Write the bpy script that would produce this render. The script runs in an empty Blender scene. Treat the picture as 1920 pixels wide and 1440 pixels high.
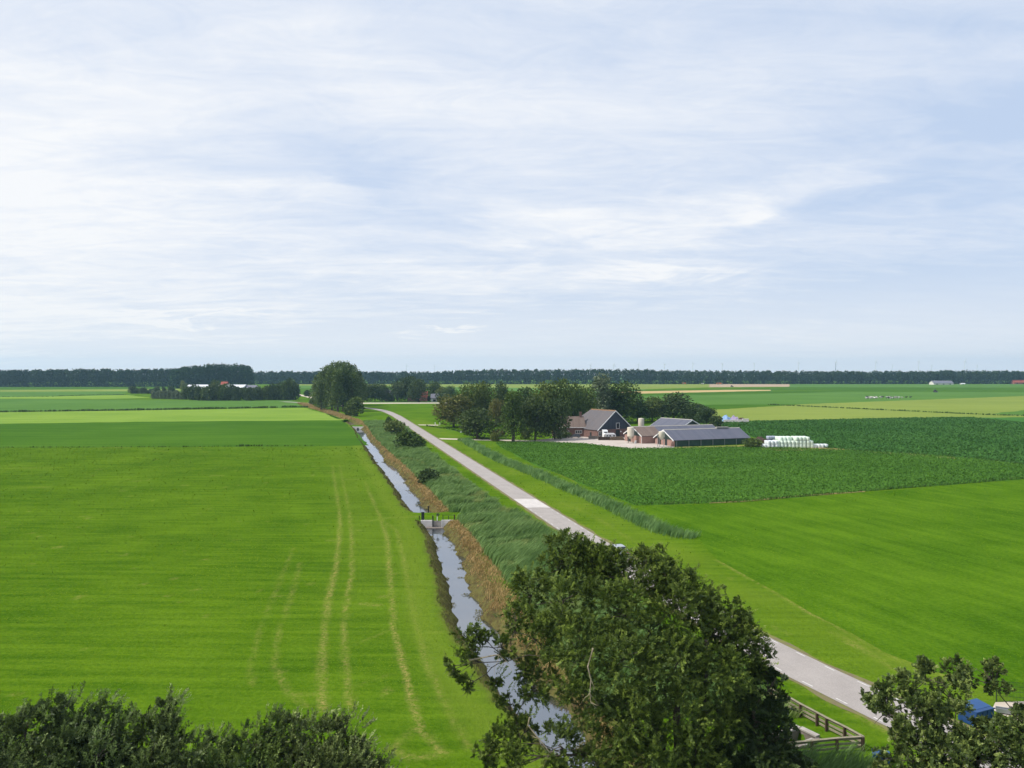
import bpy, math, random
import numpy as np
from mathutils import Vector, Matrix

random.seed(7)
rng = np.random.default_rng(11)
S = bpy.context.scene
COL = S.collection
F_PX, HCAM, HOR = 1461.0, 26.0, 697.0
PITCH = math.atan((720 - HOR) / F_PX)
CP, SP = math.cos(PITCH), math.sin(PITCH)

# ------------------------------------------------------------------ plan helpers
def W(px, py, z=0.0):
    """point of the plan seen in direction (px, py) of the survey photo, on height z"""
    dx, dy = (px - 960) / F_PX, (720 - py) / F_PX
    d = (dx, CP + dy * SP, -SP + dy * CP)
    t = (z - HCAM) / d[2]
    return (d[0] * t, d[1] * t, z)

def WD(px, py, Y):
    dx, dy = (px - 960) / F_PX, (720 - py) / F_PX
    d = (dx, CP + dy * SP, -SP + dy * CP)
    t = Y / d[1]
    return (d[0] * t, Y, HCAM + d[2] * t)

# ------------------------------------------------------------------ node helpers
def new_mat(name):
    m = bpy.data.materials.new(name)
    m.use_nodes = True
    nt = m.node_tree
    for n in list(nt.nodes):
        nt.nodes.remove(n)
    out = nt.nodes.new('ShaderNodeOutputMaterial')
    b = nt.nodes.new('ShaderNodeBsdfPrincipled')
    nt.links.new(b.outputs[0], out.inputs[0])
    return m, nt, b, out

def N(nt, typ, **kw):
    n = nt.nodes.new(typ)
    for k, v in kw.items():
        if k == 'inp':
            for i, val in v.items():
                n.inputs[i].default_value = val
        else:
            setattr(n, k, v)
    return n

def L(nt, a, ao, b, bi):
    nt.links.new(a.outputs[ao], b.inputs[bi])

def coords(nt, scale=(1, 1, 1), rot=0.0):
    tc = N(nt, 'ShaderNodeTexCoord')
    mp = N(nt, 'ShaderNodeMapping')
    mp.inputs['Scale'].default_value = scale
    mp.inputs['Rotation'].default_value = (0, 0, rot)
    if rot:
        mp.inputs['Rotation'].default_value = (0, 0, 0)
        m0 = N(nt, 'ShaderNodeMapping'); m0.inputs['Rotation'].default_value = (0, 0, rot)
        L(nt, tc, 'Object', m0, 'Vector'); L(nt, m0, 0, mp, 'Vector')
    else:
        L(nt, tc, 'Object', mp, 'Vector')
    return mp

def noise(nt, vec, scale, detail=4.0, rough=0.55, dist=0.0):
    n = N(nt, 'ShaderNodeTexNoise')
    n.inputs['Scale'].default_value = scale
    n.inputs['Detail'].default_value = detail
    n.inputs['Roughness'].default_value = rough
    n.inputs['Distortion'].default_value = dist
    if vec is not None:
        L(nt, vec, 0, n, 'Vector')
    return n

def ramp(nt, src, out, p0, p1, c0=(0, 0, 0, 1), c1=(1, 1, 1, 1)):
    r = N(nt, 'ShaderNodeValToRGB')
    r.color_ramp.elements[0].position = p0
    r.color_ramp.elements[1].position = p1
    r.color_ramp.elements[0].color = c0
    r.color_ramp.elements[1].color = c1
    L(nt, src, out, r, 0)
    return r

def mix(nt, fac, a, b, mode='MIX'):
    """fac/a/b: (node, socket) or constant"""
    m = N(nt, 'ShaderNodeMix', data_type='RGBA', blend_type=mode)
    for i, v in ((0, fac), (6, a), (7, b)):
        if isinstance(v, tuple) and len(v) == 2 and hasattr(v[0], 'outputs'):
            nt.links.new(v[0].outputs[v[1]], m.inputs[i])
        elif i == 0:
            m.inputs[0].default_value = v
        else:
            m.inputs[i].default_value = (v[0], v[1], v[2], 1)
    return m

def mth(nt, op, a, b=None, clamp=False):
    m = N(nt, 'ShaderNodeMath', operation=op, use_clamp=clamp)
    for i, v in ((0, a), (1, b)):
        if v is None:
            continue
        if isinstance(v, tuple):
            nt.links.new(v[0].outputs[v[1]], m.inputs[i])
        else:
            m.inputs[i].default_value = v
    return m

def simple(name, col, col2=None, scale=3.0, rough=0.7, spec=0.3, metal=0.0, bump=0.0, bscale=None, stretch=(1, 1, 1)):
    """mottled surface of two tones"""
    m, nt, b, o = new_mat(name)
    c = coords(nt, stretch)
    n = noise(nt, c, scale, 5)
    col2 = col2 or tuple(x * 0.72 for x in col)
    r = ramp(nt, n, 0, 0.32, 0.68, (*col, 1), (*col2, 1))
    L(nt, r, 0, b, 'Base Color')
    b.inputs['Roughness'].default_value = rough
    b.inputs['Metallic'].default_value = metal
    b.inputs['Specular IOR Level'].default_value = spec
    if bump:
        n2 = noise(nt, c, bscale or scale * 4, 3)
        bp = N(nt, 'ShaderNodeBump', inp={'Strength': bump, 'Distance': 0.05})
        L(nt, n2, 0, bp, 'Height')
        L(nt, bp, 0, b, 'Normal')
    return m

def brick_mat(name, c1, c2, mortar, scale=1.0):
    m, nt, b, o = new_mat(name)
    tc = N(nt, 'ShaderNodeTexCoord')
    sx = N(nt, 'ShaderNodeSeparateXYZ'); L(nt, tc, 'Object', sx, 0)
    ad = mth(nt, 'ADD', (sx, 0), (sx, 1))
    cb = N(nt, 'ShaderNodeCombineXYZ'); L(nt, ad, 0, cb, 0); L(nt, sx, 2, cb, 1)
    br = N(nt, 'ShaderNodeTexBrick')
    br.inputs['Scale'].default_value = 1.0
    br.inputs['Brick Width'].default_value = 0.42 * scale
    br.inputs['Row Height'].default_value = 0.14 * scale
    br.inputs['Mortar Size'].default_value = 0.012
    br.inputs['Color1'].default_value = (*c1, 1)
    br.inputs['Color2'].default_value = (*c2, 1)
    br.inputs['Mortar'].default_value = (*mortar, 1)
    L(nt, cb, 0, br, 'Vector')
    n = noise(nt, coords(nt), 0.5, 4)
    mx = mix(nt, (n, 0), (br, 0), (0.5, 0.45, 0.42), 'MULTIPLY')
    mx2 = mix(nt, 0.45, (br, 0), (mx, 2))
    L(nt, mx2, 2, b, 'Base Color')
    b.inputs['Roughness'].default_value = 0.85
    return m

def stripe_mat(name, c1, c2, axis, period, rough=0.7, spec=0.3, dirt=(0.3, 0.28, 0.26)):
    """boards, corrugated sheet or tile courses along one axis, weathered"""
    m, nt, b, o = new_mat(name)
    tc = N(nt, 'ShaderNodeTexCoord')
    sx = N(nt, 'ShaderNodeSeparateXYZ'); L(nt, tc, 'Object', sx, 0)
    dv = mth(nt, 'DIVIDE', (sx, axis), period)
    fr = mth(nt, 'FRACT', (dv, 0))
    fl = mth(nt, 'FLOOR', (dv, 0))
    wn = N(nt, 'ShaderNodeTexWhiteNoise', noise_dimensions='1D'); L(nt, fl, 0, wn, 'W')
    gap = mth(nt, 'LESS_THAN', (fr, 0), 0.12)
    base = mix(nt, (wn, 0), c1, c2)
    dark = mix(nt, (gap, 0), (base, 2), tuple(x * 0.55 for x in c1))
    n = noise(nt, coords(nt), 0.35, 6, 0.65)
    rr = ramp(nt, n, 0, 0.42, 0.75)
    fin = mix(nt, (rr, 0), (dark, 2), dirt)
    fin.inputs[0].default_value = 0.3
    m2 = mth(nt, 'MULTIPLY', (rr, 0), 0.55)
    L(nt, m2, 0, fin, 0)
    L(nt, fin, 2, b, 'Base Color')
    b.inputs['Roughness'].default_value = rough
    b.inputs['Specular IOR Level'].default_value = spec
    bp = N(nt, 'ShaderNodeBump', inp={'Strength': 0.5, 'Distance': 0.04})
    L(nt, fr, 0, bp, 'Height'); L(nt, bp, 0, b, 'Normal')
    return m

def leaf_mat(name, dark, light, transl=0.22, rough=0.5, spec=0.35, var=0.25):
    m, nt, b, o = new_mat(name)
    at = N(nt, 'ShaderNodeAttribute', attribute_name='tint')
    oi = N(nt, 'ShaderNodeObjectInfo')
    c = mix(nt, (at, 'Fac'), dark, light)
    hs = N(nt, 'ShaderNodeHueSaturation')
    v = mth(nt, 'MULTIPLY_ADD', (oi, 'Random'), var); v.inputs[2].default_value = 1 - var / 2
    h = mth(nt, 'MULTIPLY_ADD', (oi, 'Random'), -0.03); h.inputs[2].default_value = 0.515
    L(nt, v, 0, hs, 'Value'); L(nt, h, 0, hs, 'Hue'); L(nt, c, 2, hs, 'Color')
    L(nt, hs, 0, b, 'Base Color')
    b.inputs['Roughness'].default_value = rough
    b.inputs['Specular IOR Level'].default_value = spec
    if transl:
        t = N(nt, 'ShaderNodeBsdfTranslucent')
        g = mix(nt, 0.5, (hs, 0), (0.10, 0.16, 0.01))
        L(nt, g, 2, t, 'Color')
        ms = N(nt, 'ShaderNodeMixShader'); ms.inputs[0].default_value = transl
        L(nt, b, 0, ms, 1); L(nt, t, 0, ms, 2); L(nt, ms, 0, o, 0)
    return m

def field_mat(name, c1, c2, big=0.03, fine=1.2, stretch=(1, 1, 1), rot=0.0, dryc=None, streak=0.8, bump=0.5, use_attr=False, finew=0.9):
    """grass or crop sheet: broad patches, sowing or mowing streaks, fine blade mottle"""
    m, nt, b, o = new_mat(name)
    plain = coords(nt)
    st = coords(nt, stretch, rot)
    nb = noise(nt, plain, big, 6, 0.68)
    ns = noise(nt, st, 0.5, 5, 0.6)
    nf = noise(nt, plain, fine, 6, 0.7)
    f = mth(nt, 'MULTIPLY', (nb, 0), 1.0)
    s1 = mth(nt, 'MULTIPLY_ADD', (ns, 0), streak); L(nt, f, 0, s1, 2)
    s2 = mth(nt, 'MULTIPLY_ADD', (nf, 0), finew); L(nt, s1, 0, s2, 2)
    mean = .5 * (1 + streak + finew); sp = .145 * math.sqrt(1 + streak ** 2 + finew ** 2)
    r = N(nt, 'ShaderNodeMapRange')
    r.inputs['From Min'].default_value = mean - sp; r.inputs['From Max'].default_value = mean + sp
    L(nt, s2, 0, r, 0)
    r = mix(nt, (r, 0), c1, c2)
    col = (r, 2)
    if use_attr:
        at = N(nt, 'ShaderNodeAttribute', attribute_name='dry')
        nn = noise(nt, plain, 2.6, 5, 0.75)
        nr = ramp(nt, nn, 0, 0.40, 0.66)
        fa = mth(nt, 'MULTIPLY', (at, 'Fac'), (nr, 0), True)
        d = mix(nt, (fa, 0), col, dryc)
        at2 = N(nt, 'ShaderNodeAttribute', attribute_name='bank')
        nn2 = noise(nt, plain, 0.9, 6, 0.7)
        bc = ramp(nt, nn2, 0, 0.36, 0.62, (0.055, 0.042, 0.022, 1), (0.115, 0.110, 0.036, 1))
        d2 = mix(nt, (at2, 'Fac'), (d, 2), (bc, 0))
        at3 = N(nt, 'ShaderNodeAttribute', attribute_name='pale')
        d3 = mix(nt, (at3, 'Fac'), (d2, 2), (0.125, 0.185, 0.018))
        col = (d3, 2)
    nt.links.new(col[0].outputs[col[1]], b.inputs['Base Color'])
    b.inputs['Roughness'].default_value = 1.0
    b.inputs['Specular IOR Level'].default_value = 0.0
    if bump:
        bp = N(nt, 'ShaderNodeBump', inp={'Strength': bump, 'Distance': 0.25})
        L(nt, nf, 0, bp, 'Height'); L(nt, bp, 0, b, 'Normal')
    return m

# ------------------------------------------------------------------ mesh helpers
def link_obj(name, mesh, mat=None, parent=None):
    o = bpy.data.objects.new(name, mesh)
    if mat is not None and len(mesh.materials) == 0:
        mesh.materials.append(mat)
    COL.objects.link(o)
    if parent is not None:
        o.parent = parent
    return o

def np_mesh(name, verts, loops, starts, attrs=None, smooth=False):
    me = bpy.data.meshes.new(name)
    verts = np.asarray(verts, dtype=np.float32)
    me.vertices.add(len(verts))
    me.vertices.foreach_set('co', verts.ravel())
    me.loops.add(len(loops))
    me.loops.foreach_set('vertex_index', np.asarray(loops, dtype=np.int32))
    me.polygons.add(len(starts))
    me.polygons.foreach_set('loop_start', np.asarray(starts, dtype=np.int32))
    if smooth:
        me.polygons.foreach_set('use_smooth', np.ones(len(starts), dtype=bool))
    for k, v in (attrs or {}).items():
        a = me.attributes.new(k, 'FLOAT', 'POINT')
        a.data.foreach_set('value', np.asarray(v, dtype=np.float32))
    me.update(calc_edges=True)
    me.validate()
    return me

class MB:
    """collects boxes, tubes and slabs into one mesh"""
    def __init__(s):
        s.v, s.f = [], []
    def add(s, vs, fs):
        k = len(s.v)
        s.v += [tuple(p) for p in vs]
        s.f += [tuple(i + k for i in f) for f in fs]
        return s
    def box(s, c, d, rz=0.0, rx=0.0, ry=0.0, taper=1.0):
        M = Matrix.Translation(c) @ Matrix.Rotation(rz, 4, 'Z') @ Matrix.Rotation(ry, 4, 'Y') @ Matrix.Rotation(rx, 4, 'X')
        vs = []
        for z in (-.5, .5):
            t = taper if z > 0 else 1.0
            for x, y in ((-.5, -.5), (.5, -.5), (.5, .5), (-.5, .5)):
                vs.append(M @ Vector((x * d[0] * t, y * d[1] * t, z * d[2])))
        return s.add(vs, [(3, 2, 1, 0), (4, 5, 6, 7), (0, 1, 5, 4), (1, 2, 6, 5), (2, 3, 7, 6), (3, 0, 4, 7)])
    def tube(s, pts, rad, n=8, cap=True):
        pts = [Vector(p) for p in pts]
        vs, fs = [], []
        for i, p in enumerate(pts):
            a = pts[max(i - 1, 0)]; b = pts[min(i + 1, len(pts) - 1)]
            t = (b - a).normalized()
            u = t.orthogonal().normalized() if abs(t.z) > .95 else t.cross(Vector((0, 0, 1))).normalized()
            w = t.cross(u)
            r = rad[i] if hasattr(rad, '__len__') else rad
            for k in range(n):
                an = 2 * math.pi * k / n
                vs.append(p + u * math.cos(an) * r + w * math.sin(an) * r)
        for i in range(len(pts) - 1):
            for k in range(n):
                a, b = i * n + k, i * n + (k + 1) % n
                fs.append((a, a + n, b + n, b))
        if cap:
            fs.append(tuple(range(n)))
            fs.append(tuple(reversed(range((len(pts) - 1) * n, len(pts) * n))))
        return s.add(vs, fs)
    def lathe(s, prof, n=20, c=(0, 0, 0)):
        vs, fs = [], []
        for r, z in prof:
            for k in range(n):
                a = 2 * math.pi * k / n
                vs.append((c[0] + r * math.cos(a), c[1] + r * math.sin(a), c[2] + z))
        m = len(prof)
        for i in range(m - 1):
            for k in range(n):
                a, b = i * n + k, i * n + (k + 1) % n
                fs.append((a, b, b + n, a + n))
        fs.append(tuple(reversed(range(n)))); fs.append(tuple(range((m - 1) * n, m * n)))
        return s.add(vs, fs)
    def slab(s, poly, th):
        """flat polygon thickened downwards along its normal"""
        p = [Vector(q) for q in poly]
        nrm = (p[1] - p[0]).cross(p[2] - p[0]).normalized()
        if nrm.z < 0:
            p.reverse(); nrm = -nrm
        n = len(p)
        vs = p + [q - nrm * th for q in p]
        fs = [tuple(range(n)), tuple(reversed(range(n, 2 * n)))]
        for i in range(n):
            j = (i + 1) % n
            fs.append((i, i + n, j + n, j))
        return s.add(vs, fs)
    def prism(s, poly, vec):
        p = [Vector(q) for q in poly]; v = Vector(vec); n = len(p)
        vs = p + [q + v for q in p]
        fs = [tuple(reversed(range(n))), tuple(range(n, 2 * n))]
        for i in range(n):
            j = (i + 1) % n
            fs.append((i, j, j + n, i + n))
        return s.add(vs, fs)
    def mesh(s, name):
        me = bpy.data.meshes.new(name)
        me.from_pydata([tuple(v) for v in s.v], [], s.f)
        import bmesh
        bm = bmesh.new(); bm.from_mesh(me)
        bmesh.ops.recalc_face_normals(bm, faces=bm.faces)
        bm.to_mesh(me); bm.free()
        return me
    def build(s, name, mat, parent=None, bevel=0.0, smooth=False):
        o = link_obj(name, s.mesh(name), mat, parent)
        if smooth:
            for p in o.data.polygons: p.use_smooth = True
            o.data.set_sharp_from_angle(angle=math.radians(40))
        if bevel:
            b = o.modifiers.new('bevel', 'BEVEL'); b.width = bevel; b.segments = 2; b.limit_method = 'ANGLE'
        return o

def tag(o, label=None, cat=None, group=None, kind=None):
    if label: o['label'] = label
    if cat: o['category'] = cat
    if group: o['group'] = group
    if kind: o['kind'] = kind
    return o

def thing(name, label, cat, loc=(0, 0, 0), rz=0.0, group=None):
    o = bpy.data.objects.new(name, None)
    o.empty_display_size = 0.5
    COL.objects.link(o)
    o.location = loc; o.rotation_euler = (0, 0, rz)
    return tag(o, label, cat, group)

def dup(root, loc, rz=0.0, label=None, group=None, scale=None):
    r = root.copy(); COL.objects.link(r)
    r.location = loc; r.rotation_euler = (0, 0, rz)
    if scale is not None: r.scale = scale
    if label: r['label'] = label
    if group: r['group'] = group
    for ch in list(root.children):
        c = ch.copy(); COL.objects.link(c); c.parent = r
        for g in list(ch.children):
            d = g.copy(); COL.objects.link(d); d.parent = c
    return r

# value noise (numpy) used to vary planting and wear
_lat = rng.random((256, 256))
def vnoise(x, y, s):
    x = np.asarray(x) / s; y = np.asarray(y) / s
    xi = np.floor(x).astype(int); yi = np.floor(y).astype(int)
    fx = x - xi; fy = y - yi
    fx = fx * fx * (3 - 2 * fx); fy = fy * fy * (3 - 2 * fy)
    g = lambda a, b: _lat[a & 255, b & 255]
    return (g(xi, yi) * (1 - fx) + g(xi + 1, yi) * fx) * (1 - fy) + (g(xi, yi + 1) * (1 - fx) + g(xi + 1, yi + 1) * fx) * fy

def leaves_mesh(name, P, D, length, width, tint, up=0.3, Nrm=None):
    """rhombic leaves: base P, direction D, optional blade normal"""
    n = len(P)
    D = D / (np.linalg.norm(D, axis=1, keepdims=True) + 1e-9)
    if Nrm is None:
        R = rng.normal(size=(n, 3)); R[:, 2] *= (1 - up)
    else:
        R = Nrm
    Sd = np.cross(D, R); Sd /= (np.linalg.norm(Sd, axis=1, keepdims=True) + 1e-9)
    Lh = np.broadcast_to(np.asarray(length), (n,))[:, None]; Wd = np.broadcast_to(np.asarray(width), (n,))[:, None]
    mid = P + D * Lh * 0.45
    V = np.stack([P, mid + Sd * Wd * .5, P + D * Lh, mid - Sd * Wd * .5], axis=1).reshape(-1, 3)
    loops = np.arange(4 * n); starts = np.arange(n) * 4
    return np_mesh(name, V, loops, starts, {'tint': np.repeat(tint, 4)})

def rand_dirs(n, up=0.0):
    d = rng.normal(size=(n, 3)); d[:, 2] += up
    return d / np.linalg.norm(d, axis=1, keepdims=True)

def blades_mesh(name, P, h, lean, w, tint):
    """bent grass or reed blades: base P, height h, lean vector (n,2), width w"""
    n = len(P)
    ang = rng.random(n) * math.pi
    wx = np.stack([np.cos(ang), np.sin(ang) * .6, np.zeros(n)], 1) * (w * .5)[:, None]
    mid = P + np.stack([lean[:, 0] * .35, lean[:, 1] * .35, h * .62], 1)
    tip = P + np.stack([lean[:, 0], lean[:, 1], h], 1)
    V = np.stack([P - wx, P + wx, mid + wx * .9, mid - wx * .9, tip], 1).reshape(-1, 3)
    b = np.arange(n)[:, None] * 5
    loops = (b + np.array([[0, 1, 2, 3, 3, 2, 4]])).ravel()
    starts = (np.arange(n)[:, None] * 7 + np.array([[0, 4]])).ravel()
    return np_mesh(name, V, loops, starts, {'tint': np.repeat(tint, 5)})

# ================================================================== MATERIALS
M = {}
M['ground'] = field_mat('meadow_grass', (0.039, 0.099, 0.004), (0.100, 0.180, 0.009), 0.045, 2.2, (0.16, 1.6, 1), 0.03, dryc=(0.36, 0.27, 0.10), streak=1.1, use_attr=True, bump=0.7, finew=1.0)
M['field_right'] = field_mat('right_meadow', (0.038, 0.101, 0.004), (0.092, 0.178, 0.009), 0.05, 2.2, (0.12, 1.0, 1), math.radians(70), streak=.7, bump=0.7, finew=1.0)
M['field_dark'] = field_mat('dark_meadow', (0.034, 0.093, 0.008), (0.066, 0.142, 0.013), 0.012, 1.2, (0.03, 0.4, 1))
M['field_yellow'] = field_mat('pale_meadow', (0.125, 0.215, 0.030), (0.19, 0.285, 0.045), 0.012, 1.0, (0.02, 0.25, 1))
M['field_green'] = field_mat('green_meadow', (0.060, 0.135, 0.026), (0.095, 0.185, 0.036), 0.008, 0.8, (0.02, 0.2, 1))
M['field_olive'] = field_mat('olive_meadow', (0.145, 0.195, 0.040), (0.20, 0.25, 0.055), 0.008, 0.8, (0.02, 0.25, 1), 0.05)
M['field_tan'] = field_mat('stubble', (0.36, 0.27, 0.12), (0.45, 0.34, 0.17), 0.01, 0.5, (0.02, 0.2, 1))
M['field_pink'] = field_mat('bare_soil', (0.30, 0.23, 0.16), (0.38, 0.30, 0.21), 0.01, 0.5, (0.02, 0.2, 1))
M['crop_soil'] = field_mat('crop_ground', (0.045, 0.125, 0.014), (0.080, 0.190, 0.023), 0.02, 1.5, (1, 1, 1))
M['crop_soil2'] = field_mat('crop_ground_blue', (0.034, 0.108, 0.019), (0.060, 0.155, 0.033), 0.02, 1.0, (1, 1, 1))
M['leaf_crop'] = leaf_mat('crop_leaf', (0.044, 0.112, 0.011), (0.108, 0.22, 0.027), 0.2, 0.6, 0.05, 0)
M['leaf_crop2'] = leaf_mat('crop_leaf_blue', (0.032, 0.094, 0.015), (0.08, 0.174, 0.035), 0.2, 0.6, 0.05, 0)
M['reed'] = leaf_mat('reed_leaf', (0.06, 0.15, 0.036), (0.225, 0.365, 0.125), 0.3, 0.6, 0.1, 0)
M['dry_reed'] = leaf_mat('dry_reed_leaf', (0.26, 0.16, 0.065), (0.6, 0.41, 0.19), 0.25, 0.7, 0.1, 0)
M['rough'] = leaf_mat('rough_grass_leaf', (0.080, 0.140, 0.030), (0.285, 0.345, 0.115), .3, .6, .1, 0)
M['bank_leaf'] = leaf_mat('bank_leaf', (0.050, 0.050, 0.020), (0.17, 0.145, 0.065), .2, .7, .1, 0)
M['weed'] = leaf_mat('weed_leaf', (0.028, 0.07, 0.014), (0.085, 0.15, 0.028), 0.2, 0.6, 0.15, 0)
M['leaf_ash'] = leaf_mat('ash_leaf', (0.022, 0.048, 0.008), (0.195, 0.275, 0.045), 0.28, 0.5, 0.2)
M['leaf_dark'] = leaf_mat('dark_leaf', (0.018, 0.034, 0.009), (0.085, 0.115, 0.026), 0.2, 0.5, 0.2)
M['leaf_elm'] = leaf_mat('elm_leaf', (0.01, 0.023, 0.006), (0.225, 0.295, 0.095), 0.22, 0.45, 0.2)
M['leaf_maple'] = leaf_mat('maple_leaf', (0.022, 0.048, 0.011), (0.235, 0.3, 0.075), 0.22, 0.45, 0.2)
M['leaf_mid'] = leaf_mat('mid_leaf', (0.04, 0.074, 0.016), (0.12, 0.165, 0.034), 0.2, 0.6, 0.15, 0.35)
M['leaf_olive'] = leaf_mat('olive_leaf', (0.075, 0.104, 0.02), (0.185, 0.215, 0.045), 0.2, 0.6, 0.15, 0.3)
M['leaf_deep'] = leaf_mat('deep_leaf', (0.026, 0.05, 0.017), (0.078, 0.116, 0.03), 0.15, 0.6, 0.15, 0.3)
M['leaf_rust'] = leaf_mat('rusty_leaf', (0.075, 0.082, 0.02), (0.175, 0.17, 0.042), 0.2, 0.6, 0.15, 0.2)
M['leaf_silver'] = leaf_mat('silver_leaf', (0.09, 0.12, 0.065), (0.215, 0.255, 0.155), 0.15, 0.6, 0.15, 0.2)
M['leaf_pop'] = leaf_mat('poplar_leaf', (0.042, 0.076, 0.016), (0.125, 0.17, 0.036), 0.2, 0.55, 0.2, 0.35)
M['leaf_wood'] = leaf_mat('forest_leaf', (0.01, 0.034, 0.012), (0.05, 0.092, 0.026), 0.0, 0.9, 0.0, 0)
M['leaf_brown'] = leaf_mat('brown_leaf', (0.05, 0.025, 0.012), (0.10, 0.05, 0.025), 0.1, 0.6, 0.2, 0)
M['bark'] = simple('bark', (0.055, 0.045, 0.033), (0.10, 0.085, 0.065), 6, 0.9, 0.1, bump=0.5)
M['deadwood'] = simple('dead_wood', (0.34, 0.29, 0.20), (0.22, 0.18, 0.12), 5, 0.85, 0.1)
def road_mat():
    m, nt, b, o = new_mat('asphalt')
    lane = noise(nt, coords(nt, (1.2, 0.04, 1), math.radians(-13.3)), 1.0, 5, .6)
    patch = noise(nt, coords(nt), .28, 6, .65)
    grit = noise(nt, coords(nt), 9.0, 3, .8)
    a = ramp(nt, lane, 0, .3, .7, (0.330, 0.303, 0.283, 1), (0.252, 0.231, 0.215, 1))
    c = mix(nt, 0.5, (a, 0), (ramp(nt, patch, 0, .38, .66, (0.340, 0.313, 0.292, 1), (0.216, 0.198, 0.184, 1)), 0))
    d = mix(nt, 0.35, (c, 2), (ramp(nt, grit, 0, .3, .7, (0.22, 0.195, 0.182, 1), (0.46, 0.412, 0.385, 1)), 0))
    L(nt, d, 2, b, 'Base Color'); b.inputs['Roughness'].default_value = .9; b.inputs['Specular IOR Level'].default_value = .15
    return m
M['asphalt'] = road_mat()
M['grass_leaf'] = leaf_mat('grass_blade', (0.045, 0.105, 0.005), (0.132, 0.212, 0.012), 0.1, 1.0, 0.0, 0)
M['asphalt_light'] = simple('pale_asphalt', (0.52, 0.485, 0.46), (0.44, 0.41, 0.39), 0.9, 0.9, 0.2)
M['shoulder'] = simple('shoulder_soil', (0.15, 0.115, 0.085), (0.16, 0.17, 0.045), 0.9, 0.95, 0.1)
M['paint'] = simple('road_paint', (0.66, 0.64, 0.61), (0.42, 0.40, 0.38), 5, 0.7, 0.3)
M['gravel'] = simple('pale_gravel', (0.52, 0.46, 0.39), (0.42, 0.36, 0.29), 0.4, 0.95, 0.1)
M['yard'] = simple('yard_concrete', (0.48, 0.42, 0.38), (0.38, 0.33, 0.29), 0.25, 0.95, 0.1)
M['drysoil'] = simple('dry_straw_soil', (0.34, 0.25, 0.11), (0.16, 0.17, 0.04), 0.3, 0.95, 0.05)
M['brick'] = brick_mat('red_brick', (0.135, 0.062, 0.048), (0.17, 0.078, 0.060), (0.22, 0.18, 0.16))
M['brick_pale'] = brick_mat('pale_brick', (0.30, 0.16, 0.125), (0.36, 0.20, 0.16), (0.38, 0.30, 0.27))
M['brick_red'] = brick_mat('far_red_brick', (0.34, 0.09, 0.07), (0.40, 0.12, 0.09), (0.4, 0.3, 0.26))
M['clad_blue'] = stripe_mat('dark_blue_boards', (0.022, 0.030, 0.045), (0.036, 0.046, 0.066), 1, 0.28, 0.6, 0.3, (0.06, 0.07, 0.085))
M['clad_green'] = stripe_mat('dark_green_boards', (0.016, 0.032, 0.026), (0.024, 0.042, 0.034), 1, 0.3, 0.6, 0.3, (0.05, 0.06, 0.05))
M['net_green'] = simple('dark_green_wind_screen', (0.018, 0.045, 0.034), (0.030, 0.065, 0.048), 0.6, 0.6, 0.3)
M['tile_brown'] = stripe_mat('brown_tiles', (0.135, 0.098, 0.082), (0.175, 0.130, 0.110), 0, 0.32, 0.75, 0.2, (0.20, 0.155, 0.13))
M['tile_grey'] = stripe_mat('grey_brown_tiles', (0.098, 0.088, 0.092), (0.128, 0.112, 0.114), 0, 0.34, 0.7, 0.25, (0.085, 0.085, 0.10))
M['roof_blue'] = stripe_mat('blue_grey_corrugated_sheet', (0.085, 0.092, 0.125), (0.110, 0.116, 0.150), 0, 0.9, 0.6, 0.3, (0.12, 0.115, 0.15))
M['ridge_brown'] = simple('mossy_ridge', (0.24, 0.12, 0.05), (0.15, 0.10, 0.06), 2, 0.85)
M['ridge_pale'] = simple('pale_ridge_cap', (0.34, 0.32, 0.29), (0.26, 0.25, 0.23), 1, 0.85)
M['white'] = simple('white_paint', (0.78, 0.78, 0.77), (0.70, 0.70, 0.69), 1.2, 0.5, 0.4)
M['white_metal'] = simple('white_sheet', (0.74, 0.75, 0.76), (0.66, 0.67, 0.68), 1.0, 0.35, 0.5)
M['cream'] = simple('cream_polyester', (0.62, 0.57, 0.47), (0.50, 0.45, 0.36), 0.8, 0.6, 0.35)
M['concrete'] = simple('concrete', (0.42, 0.39, 0.36), (0.30, 0.275, 0.25), 1.6, 0.9, 0.15, bump=0.3)
M['concrete_pale'] = simple('pale_concrete', (0.74, 0.71, 0.69), (0.62, 0.58, 0.56), 1.3, 0.9, 0.15, bump=0.3)
M['concrete_dark'] = simple('stained_concrete', (0.23, 0.195, 0.175), (0.14, 0.12, 0.105), 1.6, 0.9, 0.15, bump=0.4)
M['steel'] = simple('galvanised_steel', (0.34, 0.35, 0.36), (0.26, 0.27, 0.28), 2, 0.45, 0.5, 0.6)
M['black'] = simple('black_metal', (0.012, 0.014, 0.014), (0.022, 0.024, 0.024), 2, 0.5, 0.4)
M['green_black'] = simple('dark_green_metal', (0.010, 0.020, 0.016), (0.016, 0.028, 0.022), 2, 0.5, 0.4)
M['wood_old'] = simple('weathered_wood', (0.29, 0.26, 0.185), (0.20, 0.175, 0.125), 2.5, 0.85, 0.1, stretch=(1, 1, 4))
M['wood_post'] = simple('brown_post_wood', (0.10, 0.068, 0.045), (0.060, 0.042, 0.030), 5, 0.85, 0.1)
M['wood_grey'] = simple('grey_wood', (0.20, 0.175, 0.15), (0.13, 0.115, 0.10), 3, 0.85, 0.1)
M['wood_end'] = simple('stacked_log_wood', (0.22, 0.16, 0.10), (0.11, 0.085, 0.06), 4, 0.9, 0.1)
M['timber_dark'] = stripe_mat('dark_timber', (0.055, 0.040, 0.034), (0.085, 0.062, 0.05), 0, 0.9, 0.85, 0.1, (0.09, 0.07, 0.06))
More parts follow.
